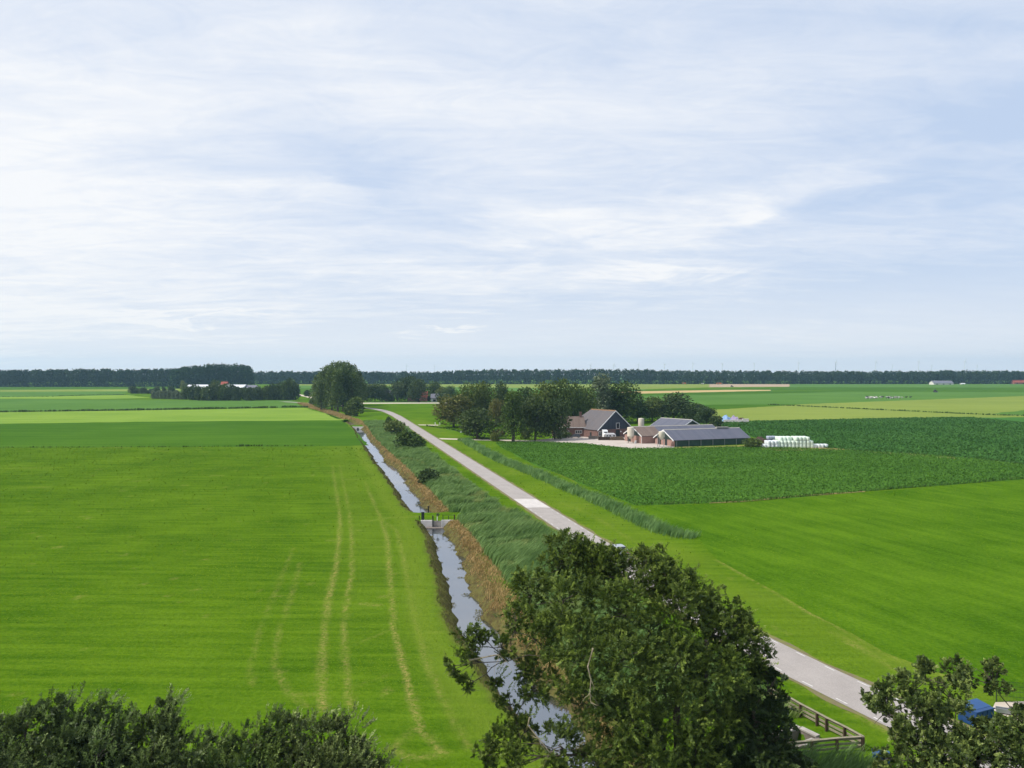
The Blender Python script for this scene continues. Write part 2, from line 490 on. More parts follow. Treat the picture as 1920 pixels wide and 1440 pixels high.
M['glass'] = simple('window_glass', (0.012, 0.015, 0.02), (0.02, 0.025, 0.03), 1, 0.08, 0.6)
M['door_dark'] = simple('dark_door', (0.014, 0.020, 0.020), (0.022, 0.030, 0.030), 2, 0.5, 0.3)
M['blue'] = simple('blue_container_paint', (0.012, 0.055, 0.165), (0.008, 0.04, 0.125), 1.5, 0.45, 0.4)
M['blue_light'] = simple('blue_lid_plastic', (0.016, 0.070, 0.20), (0.013, 0.055, 0.16), 1.5, 0.4, 0.4)
M['bale'] = simple('pale_green_film', (0.60, 0.70, 0.58), (0.68, 0.76, 0.67), 2.0, 0.35, 0.5, bump=0.25, bscale=6)
M['bale_white'] = simple('white_film', (0.70, 0.74, 0.74), (0.62, 0.66, 0.68), 2.0, 0.35, 0.5, bump=0.25, bscale=6)
M['bale_dark'] = simple('dark_violet_film', (0.055, 0.05, 0.11), (0.09, 0.085, 0.17), 2.0, 0.3, 0.5, bump=0.25, bscale=6)
M['bale_blue'] = simple('pale_blue_film', (0.42, 0.45, 0.58), (0.36, 0.38, 0.5), 2.0, 0.35, 0.5)
M['manure'] = simple('dark_brown_heap', (0.085, 0.058, 0.045), (0.05, 0.036, 0.028), 1.2, 0.95, 0.05, bump=0.8)
M['tarp_blue'] = simple('blue_tarp', (0.16, 0.27, 0.46), (0.20, 0.32, 0.52), 0.8, 0.5, 0.3)
M['tarp_violet'] = simple('violet_tarp', (0.22, 0.18, 0.30), (0.30, 0.24, 0.36), 0.8, 0.6, 0.3)
M['car_grey'] = simple('dark_grey_car_paint', (0.055, 0.062, 0.075), (0.065, 0.073, 0.088), 1, 0.25, 0.5, 0.3)
M['car_silver'] = simple('silver_car_paint', (0.42, 0.45, 0.48), (0.38, 0.41, 0.44), 1, 0.28, 0.5, 0.4)
M['tyre'] = simple('tyre_rubber', (0.012, 0.012, 0.012), (0.02, 0.02, 0.02), 4, 0.85, 0.2)
M['red_roof'] = simple('red_tile_roof', (0.30, 0.075, 0.050), (0.24, 0.065, 0.045), 0.8, 0.8, 0.2)
M['orange'] = simple('orange_machine_paint', (0.60, 0.19, 0.03), (0.5, 0.16, 0.03), 1, 0.5, 0.3)
M['far_wall'] = simple('cream_wall', (0.66, 0.64, 0.60), (0.58, 0.56, 0.52), 0.3, 0.8, 0.2)
M['far_roof'] = simple('slate_blue_roof', (0.15, 0.15, 0.18), (0.12, 0.12, 0.15), 0.3, 0.7, 0.3)
M['roof_white'] = simple('pale_sheet_roof', (0.68, 0.70, 0.74), (0.6, 0.62, 0.66), 0.2, 0.5, 0.4)
M['hide_black'] = simple('black_hide', (0.02, 0.018, 0.016), (0.03, 0.026, 0.024), 2, 0.8, 0.2)
M['turbine'] = simple('turbine_white', (0.72, 0.73, 0.74), (0.68, 0.69, 0.70), 0.1, 0.5, 0.3)
M['turbine_grey'] = simple('turbine_grey', (0.20, 0.21, 0.23), (0.18, 0.19, 0.21), 0.1, 0.5, 0.3)

def cow_mat():
    m, nt, b, o = new_mat('spotted_hide')
    oi = N(nt, 'ShaderNodeObjectInfo')
    tc = N(nt, 'ShaderNodeTexCoord')
    ad = N(nt, 'ShaderNodeVectorMath', operation='ADD')
    L(nt, tc, 'Object', ad, 0); L(nt, oi, 'Random', ad, 1)
    sc = N(nt, 'ShaderNodeVectorMath', operation='MULTIPLY_ADD')
    sc.inputs[1].default_value = (30, 30, 30)
    L(nt, oi, 'Random', sc, 0); L(nt, tc, 'Object', sc, 2)
    n = noise(nt, sc, 0.9, 2)
    r = ramp(nt, n, 0, 0.47, 0.50, (0.02, 0.018, 0.016, 1), (0.75, 0.72, 0.66, 1))
    L(nt, r, 0, b, 'Base Color'); b.inputs['Roughness'].default_value = 0.8
    return m
M['hide'] = cow_mat()

def water_mat():
    m, nt, b, o = new_mat('ditch_water')
    b.inputs['Base Color'].default_value = (0.012, 0.018, 0.020, 1)
    b.inputs['Roughness'].default_value = 0.35
    g = N(nt, 'ShaderNodeBsdfGlossy'); g.inputs['Roughness'].default_value = 0.02
    g.inputs['Color'].default_value = (0.92, 0.93, 0.97, 1)
    n = noise(nt, coords(nt, (1, 1, 1)), 1.4, 4)
    bp = N(nt, 'ShaderNodeBump', inp={'Strength': 0.03, 'Distance': 0.02})
    L(nt, n, 0, bp, 'Height'); L(nt, bp, 0, g, 'Normal')
    lw = N(nt, 'ShaderNodeFresnel'); lw.inputs['IOR'].default_value = 3.3
    ms = N(nt, 'ShaderNodeMixShader')
    L(nt, lw, 0, ms, 0); L(nt, b, 0, ms, 1); L(nt, g, 0, ms, 2); L(nt, ms, 0, o, 0)
    return m
M['water'] = water_mat()

# ================================================================== CAMERA, SKY, SUN
cam = bpy.data.cameras.new('camera'); co = bpy.data.objects.new('camera', cam); COL.objects.link(co)
co.location = (0, 0, HCAM); co.rotation_euler = (math.pi / 2 - PITCH, 0, 0)
cam.sensor_fit = 'HORIZONTAL'; cam.sensor_width = 36; cam.lens = 36 * F_PX / 1920
cam.clip_start = 0.5; cam.clip_end = 30000
S.camera = co

SUN_EL = math.radians(50); SUN_AZ = math.atan2(-0.96, -0.12)     # azimuth from +Y towards +X: to the left, a little ahead
sd = Vector((math.sin(SUN_AZ) * math.cos(SUN_EL), math.cos(SUN_AZ) * math.cos(SUN_EL), math.sin(SUN_EL)))
sun = bpy.data.lights.new('sun', 'SUN'); sun.energy = 4.8; sun.angle = math.radians(2.0); sun.color = (1.0, 0.955, 0.88)
so = bpy.data.objects.new('sun', sun); COL.objects.link(so)
so.rotation_euler = sd.to_track_quat('Z', 'Y').to_euler(); so.location = (-60, 20, 90)

def build_world():
    w = bpy.data.worlds.new('World'); S.world = w; w.use_nodes = True
    nt = w.node_tree
    for n in list(nt.nodes): nt.nodes.remove(n)
    out = N(nt, 'ShaderNodeOutputWorld'); bg = N(nt, 'ShaderNodeBackground'); bg.inputs[1].default_value = 0.10
    L(nt, bg, 0, out, 0)
    sky = N(nt, 'ShaderNodeTexSky', sky_type='NISHITA'); sky.sun_disc = False
    sky.sun_elevation = SUN_EL; sky.sun_rotation = SUN_AZ; sky.air_density = 1.0; sky.dust_density = 1.5; sky.ozone_density = 2.0
    tc = N(nt, 'ShaderNodeTexCoord')
    sx = N(nt, 'ShaderNodeSeparateXYZ'); L(nt, tc, 'Generated', sx, 0)
    zc = mth(nt, 'MAXIMUM', (sx, 2), 0.0); za = mth(nt, 'ADD', (zc, 0), 0.10)
    px = mth(nt, 'DIVIDE', (sx, 0), (za, 0)); py = mth(nt, 'DIVIDE', (sx, 1), (za, 0))
    cb = N(nt, 'ShaderNodeCombineXYZ'); L(nt, px, 0, cb, 0); L(nt, py, 0, cb, 1)
    def layer(scale, stretch, rot, dist, rough=0.6, loc=(0, 0, 0), detail=9):
        mp = N(nt, 'ShaderNodeMapping'); mp.inputs['Scale'].default_value = stretch
        mp.inputs['Rotation'].default_value = (0, 0, rot); mp.inputs['Location'].default_value = loc
        L(nt, cb, 0, mp, 0)
        return noise(nt, mp, scale, detail, rough, dist)
    n1 = layer(0.55, (1, 1.0, 1), 0.3, 0.6, 0.55, (3.1, 1.7, 0))          # broad banks
    n2 = layer(1.6, (0.55, 1.9, 1), -0.55, 1.0, 0.62, (0.4, 7.3, 2))        # combed streaks
    n3 = layer(3.2, (1, 1.6, 1), -0.4, 1.2, 0.70, (5.2, 2.2, 4))            # fine wisps
    a = mth(nt, 'MULTIPLY_ADD', (n1, 0), 0.6); a.inputs[2].default_value = 0.0
    b2 = mth(nt, 'MULTIPLY_ADD', (n2, 0), 0.75); L(nt, a, 0, b2, 2)
    c2 = mth(nt, 'MULTIPLY_ADD', (n3, 0), 0.58); L(nt, b2, 0, c2, 2)
    # more veil towards the sun side, thinner to the right
    left = mth(nt, 'MULTIPLY_ADD', (sx, 0), -0.42); L(nt, c2, 0, left, 2)
    cov = left
    # large shapes of this sky: wide soft banks and thinner places, their outlines ragged by noise
    wn = layer(1.1, (1, 1.2, 1), 0.9, 0.8, 0.6, (8.2, 4.4, 1), 7)
    wsx = N(nt, 'ShaderNodeSeparateColor'); nt.links.new(wn.outputs['Color'], wsx.inputs[0])
    yc = mth(nt, 'MAXIMUM', (sx, 1), 0.05)
    u0 = mth(nt, 'DIVIDE', (sx, 0), (yc, 0)); v0 = mth(nt, 'DIVIDE', (sx, 2), (yc, 0))
    def warp(a, ch, amt):
        m1 = mth(nt, 'SUBTRACT', (wsx, ch), 0.5); m2 = mth(nt, 'MULTIPLY_ADD', (m1, 0), amt); L(nt, a, 0, m2, 2); return m2
    u = warp(u0, 0, .38); v = warp(v0, 1, .13)
    def bank(pxx, pyy, wx_, wy_, depth, tilt=0.0):
        nonlocal cov
        a0, b0 = (pxx - 960) / F_PX, (HOR - pyy) / F_PX
        du = mth(nt, 'SUBTRACT', (u, 0), a0); dv = mth(nt, 'SUBTRACT', (v, 0), b0)
        t1 = mth(nt, 'MULTIPLY_ADD', (du, 0), -tilt); L(nt, dv, 0, t1, 2)
        e1 = mth(nt, 'DIVIDE', (du, 0), wx_ / F_PX); e2 = mth(nt, 'DIVIDE', (t1, 0), wy_ / F_PX)
        q1 = mth(nt, 'MULTIPLY', (e1, 0), (e1, 0)); q2 = mth(nt, 'MULTIPLY_ADD', (e2, 0), 1.0)
        nt.links.new(e2.outputs[0], q2.inputs[1]); L(nt, q1, 0, q2, 2)
        ng = mth(nt, 'MULTIPLY', (q2, 0), -1.0); ex = mth(nt, 'EXPONENT', (ng, 0))
        ad = mth(nt, 'MULTIPLY_ADD', (ex, 0), depth); L(nt, cov, 0, ad, 2); cov = ad
    bank(1920, 225, 200, 45, -0.42, .25); bank(1660, 370, 250, 36, -0.28, .12); bank(700, 320, 150, 50, -0.30, -.3); bank(430, 230, 260, 120, -0.10, -.2)
    bank(1100, 250, 300, 60, -0.07); bank(1500, 60, 400, 60, -0.06); bank(940, 470, 260, 22, -0.12); bank(350, 480, 120, 18, -0.09)
    bank(40, 340, 330, 260, .20); bank(1130, 425, 330, 26, .30, .06); bank(1345, 380, 80, 40, .32); bank(1560, 340, 220, 26, .22, .3); bank(1240, 512, 150, 14, .34); bank(850, 520, 230, 26, .22)
    bank(840, 612, 70, 9, .40); bank(340, 602, 120, 9, .34); bank(1460, 625, 260, 14, .2); bank(500, 60, 420, 60, .14, -.3); bank(1300, 200, 420, 70, .12, .1)
    mk = N(nt, 'ShaderNodeMapRange')
    mk.inputs['From Min'].default_value = 0.40; mk.inputs['From Max'].default_value = 1.36
    mk.inputs['To Min'].default_value = 0.12; mk.inputs['To Max'].default_value = 1.0
    L(nt, cov, 0, mk, 0)
    hz = N(nt, 'ShaderNodeMapRange', interpolation_type='SMOOTHSTEP'); hz.inputs['From Min'].default_value = 0.0; hz.inputs['From Max'].default_value = 0.20
    hz.inputs['To Min'].default_value = 1.0; hz.inputs['To Max'].default_value = 0.0
    L(nt, zc, 0, hz, 0)
    bright = mix(nt, (mk, 0), (7.4, 8.1, 9.6), (9.5, 9.65, 9.9))
    lowc = mix(nt, (mk, 0), (7.9, 8.5, 9.2), (9.5, 9.6, 9.7))
    ccol = mix(nt, (mth(nt, 'MULTIPLY', (hz, 0), 0.85), 0), (bright, 2), (lowc, 2))
    bluefix = mix(nt, 0.8, (sky, 0), (5.3, 6.8, 9.3))
    mm = mth(nt, 'MAXIMUM', (mk, 0), (mth(nt, 'MULTIPLY', (hz, 0), 0.9), 0))
    mm = mth(nt, 'MAXIMUM', (mm, 0), 0.26)
    fin = mix(nt, (mm, 0), (bluefix, 2), (ccol, 2))
    L(nt, fin, 2, bg, 0)
build_world()
S.view_settings.view_transform = 'Standard'; S.view_settings.look = 'None'
S.view_settings.exposure = 0.0; S.view_settings.gamma = 1.0
S.cycles.max_bounces = 6; S.cycles.diffuse_bounces = 3; S.cycles.glossy_bounces = 3; S.cycles.transparent_max_bounces = 6
S.cycles.use_denoising = True

# ================================================================== GROUND WITH THE DITCH CUT INTO IT
WZ = -1.2
def curve(pts, z=0.0):
    a = np.array([W(x, y, z)[:2] for x, y in pts]); a = a[np.argsort(a[:, 1])]
    return a[:, 1], a[:, 0]
LE = [(1060, 1440), (1024, 1410), (973, 1348), (929, 1293), (893, 1235), (858, 1173), (842, 1100), (835, 1078), (823, 1051), (815, 1020), (802, 990),
      (771, 961), (752, 932), (732, 903), (709, 872), (689, 842), (675, 822), (671, 812)]
RE = [(1145, 1440), (1122, 1417), (1075, 1345), (1002, 1272), (966, 1235), (926, 1180), (893, 1126), (875, 1068), (865, 1045), (848, 1015), (838, 993),
      (802, 957), (784, 930), (773, 917), (757, 897), (742, 880), (723, 865), (713, 847), (696, 828), (686, 812)]
ly, lx = curve(LE, WZ); ry, rx = curve(RE, WZ)
far = [(668, 797), (655, 788), (630, 778), (604, 769.5), (584, 764), (566, 757), (545, 751), (520, 746)]
fy, fx = curve(far, 0.0)
def extend(y, x, w):
    s = (x[1] - x[0]) / (y[1] - y[0])
    y = np.concatenate([[26.0], y, fy]); x = np.concatenate([[x[0] + s * (26 - y[1])], x, fx + w])
    y = np.concatenate([y, [9000]]); x = np.concatenate([x, [x[-1] - 300]])
    return y, x
ly, lx = extend(ly, lx, -1.6); ry, rx = extend(ry, rx, 1.6)
def cL(Y):
    Y = np.asarray(Y, float); k = np.clip((500 - Y) / 200, 0, 1)
    return np.interp(Y, ly, lx) + k * ((vnoise(Y, Y * 0 + 3, 1.7) - .5) * .55 + (vnoise(Y, Y * 0 + 9, 5) - .5) * .6)
def cR(Y):
    Y = np.asarray(Y, float); k = np.clip((500 - Y) / 200, 0, 1)
    return np.interp(Y, ry, rx) + k * ((vnoise(Y, Y * 0 + 21, 1.5) - .5) * .9 + (vnoise(Y, Y * 0 + 27, 4.5) - .5) * 1.3)
def carve(Y):
    return np.interp(Y, [0, 135.9, 136.0, 143.7, 144.4, 366, 368, 380, 386, 424, 430, 640, 720, 9000], [1, 1, 0, 0, 1, 1, 0, 0, .9, .9, .55, .5, 0, 0])

# road: left edge and width along Y
RY = np.array([20, 34, 45, 55, 61, 67, 75, 100, 130, 160, 300, 457, 500, 525, 550, 580, 620, 680])
RXL = np.array([44.5, 38, 32.5, 28.1, 25.6, 23.1, 20.3, 14.1, 7.0, -0.1, -33.2, -70.3, -82, -90.5, -102, -120, -150, -205])
RW = np.array([5.6, 5.6, 5.6, 5.5, 5.4, 5.3, 5.1, 4.8, 4.7, 4.7, 4.8, 5, 5.2, 5.6, 6, 6.5, 7, 7.5])
def roadL(Y): return np.interp(Y, RY, RXL)
def roadR(Y): return np.interp(Y, RY, RXL) + np.interp(Y, RY, RW)

def seg_dist(X, Y, pts):
    d = np.full(X.shape, 1e9)
    for (x0, y0), (x1, y1) in zip(pts[:-1], pts[1:]):
        dx, dy = x1 - x0, y1 - y0
        t = np.clip(((X - x0) * dx + (Y - y0) * dy) / (dx * dx + dy * dy + 1e-9), 0, 1)
        d = np.minimum(d, np.hypot(X - x0 - t * dx, Y - y0 - t * dy))
    return d

def build_ground():
    ys = list(np.arange(24, 150, 0.6)) + list(np.arange(150, 400, 1.4)) + list(np.geomspace(400, 5800, 70))
    ys = np.array(sorted(ys + [135.85, 135.95, 136.05, 143.75, 144.35, 366, 368, 380, 386]))
    lo = np.concatenate([[-5800, -4000, -2000, -1000, -600, -400, -280, -200, -160, -130, -110, -95, -85], np.arange(-78, 0.01, 0.5)])
    ro = np.concatenate([np.arange(0, 52, 0.5), [56, 62, 70, 80, 95, 110, 130, 160, 200, 280, 400, 600, 1000, 2000, 4000, 5800]])
    l, r, c = cL(ys), cR(ys), carve(ys)
    rows = len(ys)
    tl, tr = l - 1.25, r + 1.3
    base = np.clip((ys - 400) / 1500, 0, 1)
    X = []; Z = []; B = []
    for o in lo: X.append(tl + o); Z.append(0 * ys); B.append(np.clip(1 - abs(o) / 1.2, 0, 1) * c)
    X.append(l - .5); Z.append(-.55 * c); B.append(c * 1.0)
    X.append(l); Z.append(-1.15 * c); B.append(c * 1.0)
    X.append(l + .5); Z.append(-1.7 * c); B.append(c)
    X.append(r - .5); Z.append(-1.7 * c); B.append(c)
    X.append(r); Z.append(-1.15 * c); B.append(c * 1.0)
    X.append(r + .6); Z.append(-.5 * c); B.append(c * 1.0)
    for o in ro: X.append(tr + o); Z.append(0 * ys); B.append(np.clip(1 - abs(o) / 3.0, 0, 1) * c)
    X = np.array(X).T; Z = np.array(Z).T; B = np.array(B).T
    Y = np.repeat(ys[:, None], X.shape[1], 1)
    # the small culvert pit by the road
    for (px, py), in (((1498, 1383),),):
        p = W(px, py)
        u = (X - p[0]) * .86 + (Y - p[1]) * .5; v = -(X - p[0]) * .5 + (Y - p[1]) * .86
    pit = (np.abs(u + .6) < 1.5) & (np.abs(v) < .75) & (Y < 70)
    Z = np.where(pit, -1.1, Z)
    # gentle unevenness away from the ditch
    Z += np.where(np.abs(Z) < 1e-6, (vnoise(X + 900, Y + 900, 9) - .5) * .05 * (Y < 400), 0) * 0
    # worn and dry grass
    dry = np.zeros(X.shape)
    q = lambda pts: [W(440 + a / 2.182, 780 + b / 2.182)[:2] for a, b in pts]
    near = Y < 420
    tracks = [([(65, 1100), (75, 990), (95, 900), (140, 780), (200, 640), (240, 540)], .28, .38),
              ([(290, 1190), (220, 1130), (165, 1030), (165, 950), (190, 860), (230, 740), (270, 600)], .3, .5),
              ([(360, 1200), (355, 1050), (365, 900), (385, 740), (415, 620), (430, 480), (430, 400), (400, 200)], .42, .85),
              ([(475, 1190), (455, 1050), (445, 900), (455, 780), (480, 640), (480, 480), (470, 400), (430, 200)], .34, .75),
              ([(850, 1375), (760, 1280), (715, 1120), (680, 980), (650, 860), (640, 700), (630, 600), (625, 500), (590, 400), (545, 300)], .4, .85),
              ([(960, 1360), (850, 1150), (790, 1020), (750, 880), (720, 740), (695, 600), (665, 470), (600, 420), (560, 330), (530, 260)], .42, .6),
              ([(560, 428), (640, 415), (745, 412)], .8, .5), ([(240, 1135), (350, 1135)], .3, .6),
              ([(640, 1365), (740, 1280)], .4, .5), ([(500, 930), (640, 875)], .3, .25), ([(480, 1110), (660, 1050)], .3, .25),
              ([(640, 1360), (720, 1400), (860, 1380)], .5, .6), ([(520, 768), (590, 775)], .6, .7)]
    for pts, w, s in tracks:
        d = seg_dist(X, Y, q(pts)); ww = w * .66 * (0.7 + 0.7 * vnoise(X, Y, 5))
        dry = np.maximum(dry, np.exp(-(d / ww) ** 2) * s * (.65 + .8 * vnoise(X, Y + 40, 7)) * np.clip((285 - Y) / 190, 0, 1))
    wd = lambda pts: [W(a, b)[:2] for a, b in pts]
    for pts, w, s in [([(1345, 1050), (1420, 1092), (1520, 1150), (1600, 1190), (1660, 1225), (1760, 1262), (1850, 1290)], .35, .8),
                      ([(1560, 1185), (1600, 1204), (1680, 1258)], .5, .55), ([(1430, 1165), (1480, 1190)], .3, .4),
                      ([(1590, 1205), (1612, 1215)], .35, .9), ([(1660, 1225), (1740, 1255), (1830, 1275)], 1.6, .35),
                      ([(1050, 942), (1110, 965), (1180, 1010), (1300, 1085)], .8, .3), ([(1040, 885), (1085, 905)], .5, .6)]:
        d = seg_dist(X, Y, wd(pts)); ww = w * .8 * (0.4 + 0.9 * vnoise(X, Y, 3))
        dry = np.maximum(dry, np.exp(-(d / ww) ** 2) * s * (.4 + 1.1 * vnoise(X, Y + 70, 3.5)) * near)
    # grass beside the road is scorched
    dr = np.minimum(np.abs(X - roadL(Y)), np.abs(X - roadR(Y)))
    dry = np.maximum(dry, np.exp(-(dr / .75) ** 2) * .75 * (0.3 + vnoise(X, Y, 4)) * near)
    dry = np.maximum(dry, .35 * (vnoise(X, Y, 2.5) > .93) * near)
    global GX, GY, GDRY
    GX, GY, GDRY = X, ys, dry
    pale = np.exp(-(np.abs(X - tl[:, None] - 0 + 2.6) / 2.2) ** 2) * .7 * near
    verge = np.clip((X - roadR(Y)) / 2, 0, 1) * np.clip((roadR(Y) + 13 - X) / 5, 0, 1)
    pale = np.maximum(pale, verge * (.12 + .55 * vnoise(X, Y, 6)) * near)
    pale = np.maximum(pale, .35 * np.exp(-(np.abs(X - tl[:, None] + 9) / 5) ** 2) * near * np.clip((Y - 60) / 60, 0, 1))
    n, k = X.shape
    V = np.stack([X, Y, Z], 2).reshape(-1, 3)
    i, j = np.meshgrid(np.arange(n - 1), np.arange(k - 1), indexing='ij')
    a = (i * k + j).ravel()
    loops = np.stack([a, a + 1, a + k + 1, a + k], 1).ravel()
    me = np_mesh('ground', V, loops, np.arange(len(a)) * 4, {'dry': dry.ravel(), 'bank': B.ravel(), 'pale': pale.ravel()}, smooth=True)
    tag(link_obj('ground', me, M['ground']), kind='structure')
build_ground()

def strip(name, ys, xl, xr, z, mat, kind='structure', crown=0.0):
    n = len(ys)
    V = np.stack([np.stack([xl, ys, np.full(n, z)], 1), np.stack([(xl + xr) / 2, ys, np.full(n, z + crown)], 1), np.stack([xr, ys, np.full(n, z)], 1)], 1).reshape(-1, 3)
    a = np.arange(n - 1) * 3
    loops = np.stack([a, a + 1, a + 4, a + 3, a + 1, a + 2, a + 5, a + 4], 1).ravel()
    me = np_mesh(name, V, loops, np.arange(2 * (n - 1)) * 4)
    return tag(link_obj(name, me, mat), kind=kind)

def multi_strip(name, spans, z, mat):
    V = []; Fs = []
    for ys in spans:
        k = len(V)
        for y in ys: V += [(float(cL(y)) - .7, y, z), (float(cR(y)) + .8, y, z)]
        Fs += [(k + 2 * i, k + 2 * i + 1, k + 2 * i + 3, k + 2 * i + 2) for i in range(len(ys) - 1)]
    me = bpy.data.meshes.new(name); me.from_pydata(V, [], Fs)
    return tag(link_obj(name, me, mat), kind='structure')
multi_strip('water', [np.arange(26, 136.01, 1.0), np.arange(143.6, 367.1, 1.5), np.arange(382, 428, 2.0)], WZ, M['water'])

ry_ = np.concatenate([np.arange(24, 140, 1.0), np.arange(140, 680, 3.0)])
strip('road_shoulder', ry_, roadL(ry_) - .55 + .25 * np.sin(ry_ * .9), roadR(ry_) + .6 + .25 * np.sin(ry_ * .7), 0.02, M['shoulder'])
strip('road', ry_, roadL(ry_), roadR(ry_), 0.05, M['asphalt'], crown=0.05)
pl = np.array([148.3, 151, 155, 158.4]); strip('road_plateau', pl, roadL(pl) + .02, roadR(pl) - .02, 0.064, M['asphalt_light'], crown=0.05)
mk = MB()
for y in np.arange(40, 150, 3.4):
    for side in (0, 1):
        x0 = roadL(y) + .35 if side == 0 else roadR(y) - .35
        x1 = roadL(y + 1.1) + .35 if side == 0 else roadR(y + 1.1) - .35
        mk.add([(x0 - .06, y, .072), (x0 + .06, y, .072), (x1 + .06, y + 1.1, .072), (x1 - .06, y + 1.1, .072)], [(0, 1, 2, 3)])
tag(mk.build('road_markings', M['paint']), kind='structure')

# ------------------------------------------------------------------ fields as sheets just above the ground
def sheet(name, px, z, mat, jit=0.25, step=6.0, world=None):
    P = [Vector(W(a, b)[:2]) for a, b in px] if world is None else [Vector(p) for p in world]
    out = []
    for i, p in enumerate(P):
        q = P[(i + 1) % len(P)]
        ln = (q - p).length; st = max(step, ln / 120)
        k = max(1, int(ln / st))
        nrm = Vector((-(q - p).y, (q - p).x)).normalized()
        for j in range(k):
            out.append(p.lerp(q, j / k) + (nrm * random.uniform(-1, 1) * jit if j else Vector((0, 0))))
    me = bpy.data.meshes.new(name)
    me.from_pydata([(v.x, v.y, z) for v in out], [], [tuple(range(len(out)))])
    return tag(link_obj(name, me, mat), kind='structure')

def bankL(ylist, off=1.4): return [(float(cL(y)) - 1.25 - off, y) for y in ylist]
def wx(px, py): return W(px, py)[:2]
# left of the ditch
sheet('field', None, .012, M['field_dark'], world=[wx(-400, 840), wx(0, 839.5), wx(300, 838.5), wx(600, 836.5), wx(692, 835)] + bankL([410, 440, 465, 490], .8) + [wx(655, 787.5), wx(300, 790.5), wx(0, 794.5), wx(-400, 800)], jit=.6)
sheet('field', None, .016, M['field_yellow'], world=[wx(-400, 800), wx(0, 794.5), wx(300, 790.5), wx(645, 788)] + bankL([500, 520, 545, 555], 2.5) + [wx(570, 764.8), wx(300, 769), wx(0, 773), wx(-400, 777)], jit=1.5)
sheet('field', [(-400, 776), (0, 772.5), (300, 768.5), (568, 764), (548, 750.5), (350, 751), (0, 748), (-400, 747)], .012, M['field_green'], 1.5)
sheet('field', [(-400, 746.5), (0, 747.5), (200, 748), (285, 746), (240, 741), (0, 744.5), (-400, 746)], .016, M['field_yellow'], 2)
sheet('field', [(-400, 745), (0, 744.5), (230, 740.5), (240, 734), (0, 735), (-400, 736)], .012, M['field_green'], 2)
sheet('field', [(-400, 735.5), (0, 734.8), (340, 733), (340, 729), (0, 731), (-400, 732)], .016, M['field_olive'], 2)
sheet('field', [(-400, 731.5), (0, 731), (340, 729), (340, 724.5), (0, 725), (-400, 725)], .012, M['field_dark'], 2)
# beyond the grove and the farm
sheet('field', [(552, 737), (660, 744), (840, 751), (1200, 751), (1200, 737), (552, 728)], .012, M['field_dark'], 2)
sheet('field', [(552, 728), (1200, 737), (1210, 730), (552, 722.5)], .014, M['field_green'], 2)
sheet('field', [(552, 724.2), (1200, 730), (1340, 726), (1340, 719.8), (552, 719.5)], .012, M['field_olive'], 2)
sheet('field', [(690, 757), (850, 757), (850, 752), (690, 752)], .016, M['field_green'], .5)
# right side, far to near
sheet('field', [(1330, 726), (1480, 725.2), (1480, 720), (1330, 720)], .016, M['field_pink'], 2)
sheet('field', [(1480, 726), (2150, 727), (2150, 719.8), (1480, 720)], .012, M['field_green'], 2)
sheet('field', [(1150, 733.5), (1340, 729.5), (1480, 726), (2150, 727), (2150, 734), (1600, 731.5), (1440, 731.2), (1150, 735)], .020, M['field_dark'], 2)
sheet('field', [(1150, 739), (1330, 735.8), (1445, 733), (1445, 731), (1360, 731), (1150, 734.4)], .024, M['field_tan'], 1)
sheet('field', [(1150, 743), (1330, 741), (1600, 735), (2150, 737), (2150, 733.6), (1600, 731.5), (1440, 732.8), (1150, 739)], .028, M['field_dark'], 2)
sheet('field', [(1150, 760), (1310, 760), (1513, 758), (1920, 743), (2150, 736), (2150, 736.4), (1600, 734.6), (1330, 740.5), (1150, 743)], .032, M['field_green'], 2)
sheet('field', [(1200, 790), (1330, 770), (1470, 761), (1513, 757.7), (1310, 759), (1150, 759)], .036, M['field_dark'], 2)
sheet('field', [(1340, 793.5), (1420, 790.5), (1700, 784.7), (1920, 782.5), (2200, 780), (2200, 727), (1920, 742.6), (1513, 757.6), (1470, 760.6), (1325, 769)], .040, M['field_olive'], 1.5)
sheet('field', [(1860, 776), (1935, 780), (2050, 779), (2050, 768), (1920, 769)], .044, M['field_green'], 2)
BEET2 = [(1340, 796), (1345, 793), (1420, 790), (1700, 784.2), (1920, 782), (2200, 779.5), (2200, 915), (1920, 871), (1830, 860), (1750, 853), (1620, 845.5), (1560, 842), (1440, 826), (1370, 810)]
BEET1 = [(1012, 829), (1090, 832), (1180, 841.5), (1270, 840.5), (1420, 837.5), (1560, 843.5), (1620, 847), (1750, 855), (1830, 862), (1920, 873), (2200, 918), (2200, 868), (2200, 878), (1920, 898.5), (1620, 922), (1390, 942), (1190, 948), (1075, 901), (990, 866), (938, 838), (930, 831)]
BEET1 = [p for p in BEET1 if p not in ((2200, 868), (2200, 918))][:10] + [(2200, 876)] + BEET1[-8:]
sheet('field', [(1310, 1012), (1190, 950), (1390, 943.5), (1620, 923.5), (1920, 900), (2200, 880), (2400, 1100), (2200, 1440), (1850, 1288), (1760, 1261), (1660, 1224), (1600, 1189), (1520, 1149), (1420, 1091), (1345, 1049)], .008, M['field_right'], .25)
sheet('field', BEET2, .024, M['crop_soil2'], .5)
sheet('field', BEET1, .028, M['crop_soil'], .5)
